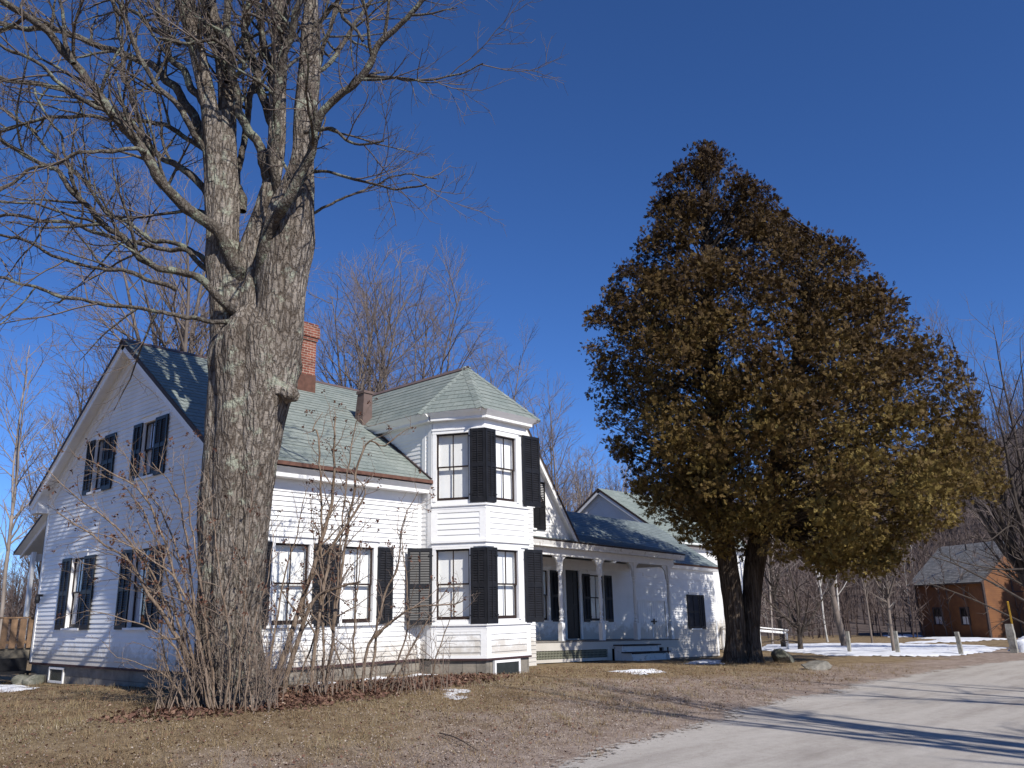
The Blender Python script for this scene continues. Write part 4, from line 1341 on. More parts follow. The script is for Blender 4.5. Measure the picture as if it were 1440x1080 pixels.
def snow(outline_px, th, s, name='snow_patch', world=None):
    P = np.array(world if world is not None else [tuple(on_ground(*q))[:2] for q in outline_px])
    x0, y0 = P.min(0) - .5; x1, y1 = P.max(0) + .5
    gx = np.arange(x0, x1, s); gy_ = np.arange(y0, y1, s)
    X, Y = np.meshgrid(gx, gy_)
    D = np.abs(dist_poly(X, Y, np.vstack([P, P[:1]])))
    nz = np.array([mnoise.fractal(Vector((a * 1.3, b * 1.3, 7)), 1, 2, 4) for a, b in zip(X.ravel(), Y.ravel())]).reshape(X.shape)
    D = np.where(inside(X, Y, P), D, -D) + nz * .35 * min(1, th * 14)
    hgt = np.clip(D / .35, -1, 1) * th + nz * th * .5
    Z = gz_np(X, Y) + hgt
    keep = D > -.2
    ii = np.arange(X.size).reshape(X.shape)
    K = keep[:-1, :-1] & keep[:-1, 1:] & keep[1:, 1:] & keep[1:, :-1]
    Q = np.stack([ii[:-1, :-1], ii[:-1, 1:], ii[1:, 1:], ii[1:, :-1]], -1)[K]
    used, inv = np.unique(Q.ravel(), return_inverse=True)
    mb = MB(); mb.addnp(np.stack([X, Y, Z], -1).reshape(-1, 3)[used], inv.reshape(-1, 4))
    return tag(mb.build(name, M['snow'], None, smooth=True), kind='stuff')


snow([(1062, 914), (1130, 917), (1170, 921.5), (1250, 922.5), (1330, 922), (1395, 915.5), (1412, 911), (1380, 908.5), (1300, 906), (1200, 905), (1150, 905.5), (1080, 907)], .05, .16)
snow([(1290, 897), (1330, 896), (1400, 898), (1420, 898.5), (1380, 901), (1300, 904), (1270, 904), (1330, 900)], .05, .25)
snow([(1240, 893.5), (1290, 892.5), (1300, 895.5), (1250, 896)], .05, .25)
snow([(1424, 916), (1440, 918), (1475, 918), (1475, 904), (1440, 903)], .3, .15)
snow([(862, 944), (895, 947), (930, 944.5), (922, 942), (890, 943)], .05, .07)
snow([(960, 933), (1015, 933), (1012, 928), (975, 930)], .04, .08)
snow(None, .05, .07, world=[(1.4, -1.15), (3.2, -1.05), (5.2, -.75), (5.0, -.45), (3.4, -.6), (1.6, -.6)])
snow([(622, 976), (642, 982), (640, 974), (625, 970)], .035, .05)
snow(None, .06, .1, world=[(-1.0, 5.2), (-.8, 8.6), (-2.4, 10.5), (-5, 11), (-5, 9.2), (-2.6, 8.6), (-1.9, 6.5)])
snow([(630, 970), (648, 972), (640, 966)], .02, .05)

# hill behind everything: polar sheet seen from the lawn
def hill_h(px):
    xs = [-900, -300, 0, 300, 560, 780, 900, 1100, 1300, 1390, 1440, 1700, 2300]
    hs = [1.5, 1.5, 1.5, 6, 14, 22.5, 23, 24, 26, 30, 32, 44, 48]
    return np.interp(px, xs, hs)


RH_ = np.array([62, 68, 76, 86, 98, 112, 128, 146, 166, 186, 215, 260, 320])
PXS = np.linspace(-900, 2300, 90)
ths = np.arctan((PXS - 720) / 1220.)
fw = np.array([RC[2][0], RC[2][1]]); fw /= np.linalg.norm(fw); rt = np.array([fw[1], -fw[0]])
Vh = []
for t_, px in zip(ths, PXS):
    for r in RH_:
        s_ = np.clip((r - 64) / 120, 0, 1); s_ = s_ * s_ * (3 - 2 * s_)
        q = CAM[:2] + (fw * math.cos(t_) + rt * math.sin(t_)) * r
        z = -.9 + hill_h(px) * s_ + (1.4 * mnoise.fractal(Vector((q[0] * .03, q[1] * .03, 1)), 1, 2, 4) * s_)
        Vh.append((q[0], q[1], z))
Vh = np.array(Vh); m_, k_ = len(PXS), len(RH_)
ii = np.arange(m_ * k_).reshape(m_, k_)
Q = np.stack([ii[:-1, :-1], ii[1:, :-1], ii[1:, 1:], ii[:-1, 1:]], -1).reshape(-1, 4)
mb = MB(); mb.addnp(Vh, Q)
tag(mb.build('hills', M['hill'], None, smooth=True), kind='structure')


def hill_z(px, r, q):
    s_ = np.clip((r - 64) / 120, 0, 1); s_ = s_ * s_ * (3 - 2 * s_)
    return -.9 + hill_h(px) * s_ + (1.4 * mnoise.fractal(Vector((q[0] * .03, q[1] * .03, 1)), 1, 2, 4) * s_)

# =================================================================== TREES
FW = Vector((fw[0], fw[1], 0)); RT = Vector((rt[0], rt[1], 0))


def on_plane(px, py, base, off=0.0):
    """point of the photo ray on the upright plane through base (+off metres further away)"""
    d = RC.T @ np.array([px - 720, py - 540, F])
    t = ((base[0] - CAM[0]) * fw[0] + (base[1] - CAM[1]) * fw[1] + off) / (d[0] * fw[0] + d[1] * fw[1])
    return Vector(CAM + d * t)


def smooth_path(P, step):
    """Catmull-Rom through points with radius -> evenly stepped list"""
    P = [np.array(p, float) for p in P]
    P = [2 * P[0] - P[1]] + P + [2 * P[-1] - P[-2]]
    out = []
    for i in range(1, len(P) - 2):
        a, b, c, d = P[i - 1:i + 3]
        n = max(2, int(np.linalg.norm((c - b)[:3]) / step))
        for k in range(n):
            t = k / n
            out.append(.5 * ((2 * b) + (c - a) * t + (2 * a - 5 * b + 4 * c - d) * t * t + (3 * b - a - 3 * c + d) * t ** 3))
    out.append(P[-2])
    return np.array(out)


def rvec(rng):
    while True:
        v = Vector((rng.uniform(-1, 1), rng.uniform(-1, 1), rng.uniform(-1, 1)))
        if .05 < v.length < 1: return v.normalized()


class Tree:
    def __init__(s, seed): s.r = random.Random(seed); s.thick = []; s.thin = []; s.tips = []

    def grow(s, p, d, L_, r0, r1, seg, wob, up):
        n = max(3, int(L_ / seg) + 1); st = L_ / (n - 1)
        pts = [tuple(p)]; rad = [r0]; p = Vector(p); d = d.normalized()
        for i in range(1, n):
            d = d + rvec(s.r) * wob + Vector((0, 0, up)); d.normalize()
            p = p + d * st; pts.append(tuple(p)); rad.append(r0 + (r1 - r0) * i / (n - 1))
        return np.array(pts), np.array(rad)

    def spawn(s, pts, rad, cfg, lvl, bias=None, frac0=.15):
        """cfg[lvl] = (per metre, (len lo, hi), (angle lo, hi) deg, seg, wobble, up, rmin)"""
        if lvl >= len(cfg): 
            s.tips.append(pts[-1]); return
        den, (l0, l1), (a0, a1), seg, wob, up, rmin = cfg[lvl]
        dl = np.linalg.norm(np.diff(pts, axis=0), axis=1); cum = np.concatenate([[0], np.cumsum(dl)]); tot = cum[-1]
        n = den * tot; n = int(n) + (s.r.random() < n - int(n))
        for k in range(n):
            f = frac0 + (1 - frac0) * (k + s.r.random()) / n
            x = f * tot; i = min(int(np.searchsorted(cum, x)) - 1, len(pts) - 2); i = max(i, 0)
            t = (x - cum[i]) / (dl[i] + 1e-9)
            p = Vector(pts[i] + (pts[i + 1] - pts[i]) * t); rr = rad[i] + (rad[i + 1] - rad[i]) * t
            tg = Vector(pts[i + 1] - pts[i]).normalized()
            q = rvec(s.r); side = (q - tg * q.dot(tg)).normalized()
            if bias is not None: side = (side + bias * .6); side = (side - tg * side.dot(tg)).normalized()
            a = R_(s.r.uniform(a0, a1))
            d = tg * math.cos(a) + side * math.sin(a)
            ln = s.r.uniform(l0, l1) * (1 - .45 * f)
            r0 = max(rmin, min(rr * .62, rmin * 3.2)); 
            P, Rr = s.grow(p, d, ln, r0, max(rmin * .55, r0 * .32), seg, wob, up)
            (s.thick if r0 > .02 else s.thin).append((P, Rr))
            s.spawn(P, Rr, cfg, lvl + 1, None, .2)

    def meshes(s, name_thick, name_thin, m1, m2, parent, sides=(6, 3)):
        for nm, br, m_, sd in ((name_thick, s.thick, m1, sides[0]), (name_thin, s.thin, m2, sides[1])):
            if br:
                mb = MB(); V, Q = tubes_np(br, sd); mb.addnp(V, Q); mb.build(nm, m_, parent, smooth=True)


def loft(rows, base, off, ratio=.9, step=.09, sides=44, amp=.07, seed=0, fl=0.0, crease=()):
    """bark covered stem from photo measurements (row, left edge, right edge); base & off give its own distance"""
    rows = sorted(rows, key=lambda r: -r[0])
    C = [];
    for py, xl, xr in rows:
        c = on_plane((xl + xr) / 2, py, base, off); e = on_plane(xr, py, base, off)
        C.append((*c, (e - c).length))
    S = smooth_path(C, step)
    V = []; n = len(S)
    for i, (x, y, z, r) in enumerate(S):
        for k in range(sides):
            a = 2 * math.pi * k / sides
            ca, sa = math.cos(a), math.sin(a)
            q = Vector((ca * 1.5 + seed, sa * 1.5, z * .35))
            d = 1 + amp * 1.5 * mnoise.fractal(q, 1, 2, 3) + amp * .8 * mnoise.noise(Vector((ca * 6, sa * 6 + seed, z * 1.0))) + amp * .55 * mnoise.noise(Vector((ca * 13, sa * 13, z * 2.6 + seed)))
            for (ang, wd, dep) in crease:
                da = (a - ang - .25 * math.sin(z * .7) + math.pi) % (2 * math.pi) - math.pi
                d -= dep * math.exp(-(da / wd) ** 2)
            if fl: d += fl * max(0, 1 - i / 9) ** 2 * (.5 + .8 * abs(math.sin(a * 2.5 + seed)))
            R3 = r * d
            V.append((x + rt[0] * ca * R3 + fw[0] * sa * R3 * ratio, y + rt[1] * ca * R3 + fw[1] * sa * R3 * ratio, z))
    ii = np.arange(n * sides).reshape(n, sides)
    Q = np.stack([ii[:-1], np.roll(ii, -1, 1)[:-1], np.roll(ii, -1, 1)[1:], ii[1:]], -1).reshape(-1, 4)
    return np.array(V), Q


# ------------------------------------------------ the big old maple
MBASE = Vector((-.96, -2.47, .3))
maple = thing('maple_tree', 'massive old bare maple with furrowed lichen bark standing before the corner of the white house', 'tree', tuple(MBASE))
mb = MB()
LO = [(1015, 262, 388), (995, 266, 384), (975, 270, 379), (940, 274, 370), (900, 277, 364), (850, 279, 365), (800, 281, 371), (750, 283, 377), (700, 286, 382), (650, 289, 389), (600, 293, 397), (570, 296, 404), (552, 298, 411), (530, 299, 414), (510, 298, 419), (480, 303, 414), (455, 318, 402), (435, 338, 386), (425, 352, 372)]
mb.addnp(*loft(LO, MBASE, 0, .85, .08, 72, .075, 1.0, .12, [(-1.35, .16, .22), (-2.3, .12, .12), (-.7, .1, .08)]))
RC_ = [(560, 348, 414), (520, 352, 418), (470, 355, 424), (420, 362, 428), (380, 363, 434), (340, 368, 441), (300, 377, 441), (260, 396, 442), (220, 410, 441), (160, 414, 445), (97, 420, 450), (40, 424, 449), (0, 428, 446), (-120, 432, 446), (-320, 436, 443)]
mb.addnp(*loft(RC_, MBASE, -.05, .9, .09, 48, .07, 3.3, 0, [(-1.1, .12, .16)]))
BS = [(440, 346, 390), (420, 346, 392), (360, 354, 396), (310, 360, 396), (272, 367, 393), (200, 376, 401), (121, 378, 402), (60, 382, 404), (0, 384, 404), (-200, 392, 402)]
DS = [(500, 318, 380), (440, 322, 376), (390, 328, 372), (350, 336, 374), (318, 348, 380), (290, 358, 386), (260, 368, 390)]
mb.addnp(*loft(DS, MBASE, .1, .95, .09, 32, .1, 6.3, 0, [(-1.57, .25, .3)]))
mb.addnp(*loft(BS, MBASE, .25, .95, .09, 32, .07, 5.1))
CS = [(560, 293, 352), (500, 297, 354), (460, 297, 352), (420, 296, 350), (380, 292, 346), (340, 292, 336), (290, 290, 335), (243, 289, 334), (200, 286, 332), (165, 286, 328)]
mb.addnp(*loft(CS, MBASE, .1, .9, .09, 48, .08, 7.7, 0, [(-1.5, .12, .2)]))
C1 = [(260, 292, 318), (200, 287, 312), (150, 282, 306), (100, 272, 295), (50, 261, 283), (0, 248, 270), (-120, 224, 242), (-300, 190, 198)]
C2 = [(260, 306, 334), (200, 306, 332), (150, 307, 331), (100, 305, 327), (50, 294, 318), (0, 282, 303), (-120, 276, 293), (-300, 268, 278)]
mb.addnp(*loft(C1, MBASE, .0, .95, .09, 30, .06, 9.1)); mb.addnp(*loft(C2, MBASE, .35, .95, .09, 30, .07, 11.2))
# burl
c = on_plane(414, 556, MBASE, -.25)
import bmesh as _bm
V, Q = tubes_np([(np.array([tuple(c + RT * x + ZUP * z) for x, z in ((-.28, .1), (-.14, .06), (-.05, .0), (.0, -.05), (.03, -.12))]), np.array([.1, .16, .17, .12, .03]))], 16)
V = V + np.array([mnoise.noise(Vector(tuple(v * 9))) * .05 for v in V])[:, None]
mb.addnp(V, Q)
mb.build('trunk', M['maple_bark'], maple, smooth=True)
# dead strip without bark on the right stem and the dark hollow in the crotch
mt = Tree(3)
LIMB = [  # (points px, width px start, end, off start, off end)
    ([(330, 440), (300, 408), (272, 385), (214, 374), (165, 330), (117, 282), (63, 233), (0, 197), (-90, 150)], 15, 6, -.3, -1.6),
    ([(336, 405), (311, 335), (262, 292), (228, 258), (194, 209), (160, 165), (107, 87), (63, 44), (15, 0), (-70, -70)], 23, 9, .0, -2.6),
    ([(305, 290), (272, 248), (228, 222), (194, 185), (158, 150), (120, 140), (60, 120), (0, 112)], 14, 5, .2, 1.6),
    ([(330, 455), (300, 452), (243, 442), (185, 437), (117, 423), (48, 403), (0, 389), (-80, 370)], 9, 4, -.4, -1.4),
    ([(310, 385), (284, 372), (262, 355), (228, 350), (165, 335), (87, 311), (0, 306), (-90, 300)], 11, 4, .1, .9),
    ([(250, 405), (200, 392), (146, 374), (73, 355), (0, 330), (-60, 322)], 8, 3.5, -.6, -1.9),
    ([(292, 200), (270, 160), (243, 121), (214, 92), (160, 73), (87, 44), (0, 34), (-90, 20)], 17, 7, .2, 2.0),
    ([(292, 160), (262, 110), (240, 70), (225, 20), (212, -30), (190, -120)], 13, 6, .0, .7),
    ([(300, 215), (277, 197), (194, 170), (97, 165), (0, 182), (-60, 192)], 10, 4, .5, 1.9),
    ([(200, 215), (180, 204), (126, 219), (63, 228), (0, 270), (-60, 300)], 8, 4, -1.2, -2.6),
    ([(368, 400), (366, 370), (372, 340), (385, 310), (402, 285), (423, 248), (440, 200), (448, 172), (470, 138), (505, 105), (530, 63), (560, 35), (598, 0), (650, -60)], 25, 7, -.1, -2.4),
    ([(378, 260), (368, 215), (352, 180), (336, 140), (327, 95), (321, 49), (318, 0), (316, -60), (312, -180)], 18, 9, .2, -1.0),
    ([(388, 225), (372, 140), (358, 95), (346, 60), (346, 30), (352, 0), (352, -90)], 15, 9, .25, .7),
    ([(386, 290), (385, 240), (386, 190), (388, 140), (400, 80), (410, 40), (424, 0), (438, -60), (455, -160)], 16, 9, .1, -1.3),
    ([(440, 240), (460, 240), (505, 253), (545, 262), (583, 262), (600, 258)], 6, 2.5, -.3, -.8),
    ([(430, 186), (467, 180), (486, 194), (506, 202), (540, 196)], 7, 3, -.9, -1.6),
    ([(500, 108), (545, 112), (583, 116), (630, 108), (680, 92)], 6, 2.2, -1.5, -2.2),
    ([(440, 300), (470, 282), (510, 270), (560, 245), (610, 250)], 5, 2, .3, .8),
    ([(440, 40), (470, 8), (490, 30), (512, 60)], 8, 5, -.2, -.6),
    ([(430, 120), (470, 80), (500, 30), (540, -20), (590, -70)], 9, 4, .4, 1.4),
    ([(330, 110), (345, 90), (300, 58), (240, 60), (215, 50)], 8, 4, -.6, -1.5),
    ([(352, 60), (340, 20), (380, 30), (395, 50)], 6, 4, -.7, -.9),
    ([(250, 60), (200, 30), (150, -10), (100, -60)], 9, 4, .6, 1.8),
    ([(160, 165), (110, 130), (60, 90), (0, 60), (-60, 30)], 8, 4, -1.7, -2.8),
    ([(117, 282), (95, 240), (80, 180), (50, 120)], 6, 3, -1.1, -1.7),
    ([(48, 403), (30, 425), (12, 445), (-4, 462)], 3, 2, -1.0, -1.2),
    ([(107, 87), (90, 40), (85, 0), (70, -60)], 8, 4, -1.9, -2.2),
    ([(0, 34), (-60, 80), (-140, 110)], 7, 3, 1.8, 2.6),
    ([(305, 250), (282, 205), (250, 150), (215, 110), (190, 60), (160, 0), (140, -60)], 12, 6, .1, -.9),
    ([(318, 330), (290, 300), (240, 275), (205, 205), (178, 110), (168, 40), (150, -50)], 12, 5, .3, 1.2),
    ([(322, 150), (312, 90), (285, 30), (262, -40), (240, -110)], 11, 6, .3, .2),
    ([(392, 150), (376, 80), (364, 10), (360, -70), (350, -160)], 11, 6, .3, 1.0),
    ([(432, 130), (455, 75), (470, 10), (492, -60)], 9, 5, .1, .9),
    ([(340, 300), (335, 230), (352, 150), (366, 80), (372, 0), (380, -100)], 13, 7, .5, 1.1),
    ([(300, 380), (262, 350), (215, 335), (150, 300), (110, 250), (60, 200), (0, 150)], 9, 4, .6, 1.9),
    ([(150, 310), (100, 300), (50, 290), (0, 285), (-60, 270)], 5, 3, -1.0, -1.5),
]
MC = [(1.9, (1.0, 2.9), (28, 68), .22, .17, .03, .011), (4.4, (.4, 1.15), (25, 65), .14, .2, .03, .0062), (7.0, (.18, .55), (22, 60), .11, .2, .05, .0038)]
big = MB()
for pts, w0, w1, o0, o1 in LIMB:
    P = []
    for i, (x, y) in enumerate(pts):
        t = i / (len(pts) - 1)
        q = on_plane(x, y, MBASE, o0 + (o1 - o0) * t)
        P.append((*q, (w0 + (w1 - w0) * t ** .7) * .44 * depth_of(q) / F))
    S = smooth_path(P, .10)
    for k in range(len(S)):
        S[k, :3] += np.array([mnoise.noise(Vector((S[k, 0] * 2, S[k, 2] * 2, 1.5 + j * 7))) for j in range(3)]) * .10 + np.array([mnoise.noise(Vector((S[k, 0] * 6, S[k, 2] * 6, 4.5 + j * 7))) for j in range(3)]) * .03
        S[k, 3] *= 1 + .16 * mnoise.noise(Vector(tuple(S[k, :3] * 3.1)))
    V, Q = tubes_np([(S[:, :3], S[:, 3])], 12)
    V = V + np.array([mnoise.noise(Vector(tuple(v * 11))) for v in V])[:, None] * .012
    big.addnp(V, Q)
    mt.spawn(S[:, :3], S[:, 3], MC, 0, None, .22)
    P2, R2 = S[-8:, :3], S[-8:, 3]
# upper stems carry twigs as well
for rows in (C1, C2, BS, RC_):
    P = []
    for py, xl, xr in rows:
        if py < 210:
            c = on_plane((xl + xr) / 2, py, MBASE, .1); P.append((*c, .1))
    S = smooth_path(P, .12); mt.spawn(S[:, :3], S[:, 3], MC, 0, None, .1)
big.build('limb', M['maple_limb'], maple, smooth=True)
mt.meshes('branch', 'twigs', M['maple_limb'], M['twig'], maple, (6, 3))


# ------------------------------------------------ generic bare trees
def bare_tree(name, label, cat, group, base, H, spread, seed, tr, first=.28, stems=4, mats=('bg_bark', 'bg_twig'), cfg=None, lean=0., flare=1.0, cl=.5, twr=.009):
    T = Tree(seed); t = thing(name, label, cat, tuple(base), group)
    b = Vector(base)
    d0 = (ZUP + RT * lean).normalized()
    P, Rr = T.grow(b - ZUP * .2, d0, H * first + .2, tr, tr * .75, max(.35, H * .05), .04, .02)
    Rr[0] *= 1.25 * flare
    T.thick.append((P, Rr))
    cfg = cfg or [(1.05, (H * .13, H * .26), (25, 55), H * .03, .12, .05, twr * 2.4), (2.5, (H * .06, H * .13), (25, 55), H * .02, .14, .06, twr * 1.3), (4.2, (H * .025, H * .065), (20, 50), H * .014, .15, .08, twr * .75)]
    for k in range(stems):
        a = 2 * math.pi * (k + T.r.uniform(-.3, .3)) / stems
        sp = spread * T.r.uniform(.45, 1.0) / (H * (1 - first))
        d = Vector((math.cos(a) * sp, math.sin(a) * sp, 1)) + RT * lean
        i = T.r.randint(max(1, len(P) - 3), len(P) - 1)
        ln = H * (1 - first) * T.r.uniform(.82, 1.03)
        P2, R2 = T.grow(P[i] if k else P[-1], d if k else ZUP + RT * lean * .6, ln, Rr[-1] * (.72 if k else .85), twr * 1.6, H * .045, .07, .03)
        T.thick.append((P2, R2)); T.spawn(P2, R2, cfg, 0, None, .08)
    T.spawn(P, Rr, cfg, 0, None, .75)
    mb = MB(); V, Q = tubes_np(T.thick, 6); mb.addnp(V, Q); mb.build('trunk', M[mats[0]], t, smooth=True)
    mb = MB(); V, Q = tubes_np(T.thin, 3); mb.addnp(V, Q); mb.build('crown', M[mats[1]], t, smooth=True)
    return t


def base_at(px, zf):
    q = at(px, 865, zf); return Vector((q.x, q.y, gz(q.x, q.y)))


def top_h(base, py):
    # height above the base of the photo row py
    q = base + ZUP; d = RC.T @ np.array([0, py - 540, F])
    hd = math.hypot(base.x - CAM[0], base.y - CAM[1])
    return CAM[2] + hd * d[2] / math.hypot(d[0], d[1]) - base.z


GB = 'bare trees standing behind the house'
for (px, zf, topy, spread, seed, tr, first, stems, lean, mt_, twr, lab) in (
        (486, 40, 352, 5.6, 21, .30, .22, 9, .06, ('bg_bark', 'bg_twig'), .010, 'wide spreading bare tree with many stems behind the brick chimney'),
        (566, 44, 405, 4.2, 31, .22, .25, 7, .05, ('bg_bark', 'bg_twig'), .010, 'bare tree with upswept twigs above the ridge of the bay wing'),
        (268, 36, 265, 4.6, 22, .34, .3, 6, -.10, ('bg_bark', 'bg_twig'), .009, 'tall bare tree rising behind the left gable ridge'),
        (128, 40, 500, 3.6, 23, .18, .2, 5, -.03, ('bg_bark', 'bg_twig'), .009, 'lower bare tree showing left of the gable rake'),
        (700, 55, 470, 2.6, 24, .2, .4, 4, .0, ('bg_bark', 'bg_twig'), .010, 'slim bare tree rising behind the tip of the bay roof'),
        (775, 58, 560, 2.6, 25, .18, .35, 4, .04, ('bg_bark', 'bg_twig'), .010, 'bare tree beside the right edge of the bay roof'),
        (812, 66, 632, 2.0, 26, .14, .3, 3, .0, ('pale_bark', 'bg_twig'), .010, 'leftmost of the three slender trees between the steep gable and the cedar'),
        (836, 70, 620, 2.0, 27, .14, .3, 3, .02, ('pale_bark', 'bg_twig'), .010, 'middle one of the three slender trees between the steep gable and the cedar'),
        (862, 66, 640, 2.2, 28, .14, .35, 3, .0, ('pale_bark', 'bg_twig'), .010, 'slender tree of the three that stands over the barn gable peak'),
        (2, 34, 520, 1.6, 29, .09, .45, 3, .02, ('pale_bark', 'bg_twig'), .008, 'pale slender trunk at the left edge beyond the wooden deck'),
        (48, 50, 560, 2.4, 30, .14, .3, 4, .0, ('bg_bark', 'bg_twig'), .009, 'thin twiggy tree between the deck railing and the gable end'),
):
    b = base_at(px, zf)
    bare_tree('bare_tree', lab, 'tree', GB, b, top_h(b, topy), spread, seed, tr, first, stems, mt_, None, lean, twr=twr)
GR = 'bare trees about the snowy lawn'
b = on_ground(1126, 914)
bare_tree('apple_tree', 'small crooked dark apple tree beside the white handrail', 'tree', GR, b, 4.6, 4.6, 41, .15, .22, 6, ('dark_bark', 'bg_twig'), [(2.0, (.7, 1.9), (35, 75), .18, .2, .0, .014), (3.6, (.4, 1.0), (30, 70), .14, .22, .02, .009), (4.6, (.2, .5), (25, 60), .1, .2, .04, .006)], 0, twr=.008)
b = on_ground(1258, 917)
bare_tree('young_tree', 'slim straight grey sapling rising between two granite posts', 'tree', GR, b, 6.4, 2.6, 42, .085, .4, 4, ('bg_bark', 'bg_twig'), [(2.4, (.6, 1.6), (35, 70), .2, .14, .0, .014), (3.6, (.3, .8), (30, 65), .14, .18, .02, .008), (4, (.15, .4), (25, 60), .1, .2, .04, .006)], -.02, twr=.008)
b = on_ground(1478, 912)
bare_tree('shade_tree', 'tall many stemmed bare tree at the right edge in front of the brown house', 'tree', GR, b, top_h(b, 490), 3.6, 43, .22, .2, 7, ('dark_bark', 'bg_twig'), None, -.16, twr=.007)
# its long low limbs hang across the brown house
T = Tree(77); lt = bpy.data.objects[[o.name for o in bpy.data.objects if o.name.startswith('shade_tree')][-1]]
mb = MB()
for pts, w0, w1 in (([(1450, 850), (1400, 822), (1372, 808), (1340, 792), (1300, 780)], 5, 2), ([(1450, 800), (1400, 800), (1350, 790), (1318, 778)], 4, 1.5), ([(1448, 880), (1380, 848), (1340, 832), (1305, 820)], 4, 1.5), ([(1445, 760), (1420, 690), (1396, 640), (1380, 600)], 5, 2), ([(1450, 780), (1425, 740), (1390, 760), (1360, 752)], 4, 1.5)):
    P = []
    for i, (x, y) in enumerate(pts):
        q = on_plane(x, y, b, -.8 - .5 * i); P.append((*q, (w0 + (w1 - w0) * i / (len(pts) - 1)) * .34 * depth_of(q) / F))
    S = smooth_path(P, .25); V, Q = tubes_np([(S[:, :3], S[:, 3])], 6); mb.addnp(V, Q)
    T.spawn(S[:, :3], S[:, 3], [(1.3, (.6, 1.8), (25, 60), .2, .12, .0, .013), (2.2, (.3, .8), (25, 60), .15, .15, .0, .008)], 0)
V, Q = tubes_np(T.thick + T.thin, 4); mb.addnp(V, Q); mb.build('low_limbs', M['dark_bark'], lt, smooth=True)
for (px, zf, ty, sd, ln, tr, lab, mt_) in ((1160, 52, 700, 51, -.08, .07, 'left of the two white birches beyond the apple tree', 'birch'), (1178, 54, 690, 52, .04, .07, 'right of the two white birches beyond the apple tree', 'birch'), (1184, 44, 690, 53, -.10, .2, 'stout leaning grey trunk behind the apple tree boughs', 'bg_bark'), (1098, 46, 690, 54, -.02, .15, 'dark straight trunk seen just past the end of the handrail', 'dark_bark'), (1222, 48, 690, 55, .0, .06, 'thin grey tree behind the gap between the first two granite posts', 'bg_bark'), (1082, 50, 690, 56, .04, .07, 'thin tree showing beside the right cedar trunk', 'pale_bark')):
    b = base_at(px, zf)
    bare_tree('birch_tree' if mt_ == 'birch' else 'woodland_tree', lab, 'tree', 'trees at the edge of the woods', b, top_h(b, ty), 2.2, sd, tr, .35, 4, (mt_, 'bg_twig'), None, ln, twr=.009)
# roadside trees outside the frame on the sunny side; only their shadows reach the road
for x, y, sd, H, lab in ((1.2, -24.5, 61, 19, 'bare roadside maple whose trunk shadow crosses the dirt road'), (8.0, -25.0, 62, 17, 'second bare roadside maple further along the dirt road')):
    bare_tree('roadside_tree', lab, 'tree', 'roadside trees', Vector((x, y, gz(x, y))), H, 5.5, sd, .3, .3, 6, ('maple_limb', 'twig'), [(.8, (1.6, 3.2), (25, 55), .4, .12, .05, .022), (1.6, (.7, 1.5), (25, 55), .3, .14, .06, .012), (2.4, (.3, .7), (20, 50), .2, .15, .08, .007)], 0, twr=.010)

# ------------------------------------------------ cedar
CB_ = Vector((18.0, -1.85, -.12)); CB_.z = gz(CB_.x, CB_.y)
cedar = thing('cedar_tree', 'broad bronze green evergreen cedar with two dark trunks beside the dirt road', 'tree', tuple(CB_))
mb = MB()
mb.addnp(*loft([(938, 1010, 1048), (930, 1016, 1048), (915, 1019, 1047), (880, 1020, 1047), (831, 1014, 1043), (790, 1009, 1037), (760, 1006, 1032), (680, 1002, 1024), (560, 998, 1014), (400, 992, 1001), (240, 988, 992)], CB_, 0, .95, .12, 30, .09, 2.2, .2))
mb.addnp(*loft([(938, 1036, 1078), (930, 1038, 1073), (915, 1040, 1070), (880, 1043, 1069), (831, 1045, 1071), (790, 1047, 1075), (750, 1055, 1083), (700, 1068, 1090), (620, 1088, 1104), (480, 1118, 1130), (330, 1149, 1154)], CB_, .25, .95, .12, 30, .09, 4.4, .2))
mb.build('trunk', M['cedar_bark'], cedar, smooth=True)
SIL = [(208, 986, 994), (222, 968, 1022), (240, 932, 1048), (262, 914, 1078), (285, 910, 1084), (305, 918, 1104), (322, 905, 1146), (350, 880, 1196), (380, 851, 1222), (420, 830, 1264), (460, 824, 1300), (500, 827, 1346), (550, 833, 1362), (600, 842, 1374), (640, 868, 1400), (680, 884, 1402), (708, 912, 1385), (735, 950, 1330), (758, 978, 1262), (780, 1120, 1262), (800, 1160, 1262)]
SY = np.array([s[0] + 9 for s in SIL]); SXL = np.array([s[1] + 7 for s in SIL]); SXR = np.array([s[2] + 5 for s in SIL])
cr = np.random.RandomState(42)
clumps = []
zs_ref = []
while len(clumps) < 830:
    py = cr.uniform(212, 800)
    xl, xr = np.interp(py, SY, SXL), np.interp(py, SY, SXR)
    if cr.rand() > (xr - xl) / 560 + .04: continue
    a = cr.uniform(0, 2 * math.pi); rr = cr.rand() ** .33
    hw = (xr - xl) / 2; cx = (xl + xr) / 2
    csz = cr.uniform(.4, .8)
    marg = csz * 38 * .62
    px = cx + math.cos(a) * rr * max(hw - marg, 3)
    dep = math.sin(a) * rr * max(hw / F * 27.6 * 1.0 - .4, .1)
    dep -= max(0, (px - 1060) / 340) * 1.6
    if py > 735 and px < 1150 and cr.rand() < .5: continue
    q = on_plane(px, py, CB_, dep)
    # keep a few open pockets
    if mnoise.noise(Vector((q.x * .55, q.y * .55, q.z * .55))) < -.30: continue
    clumps.append((q.x, q.y, q.z, csz, py, px))
NBIG = len(clumps)
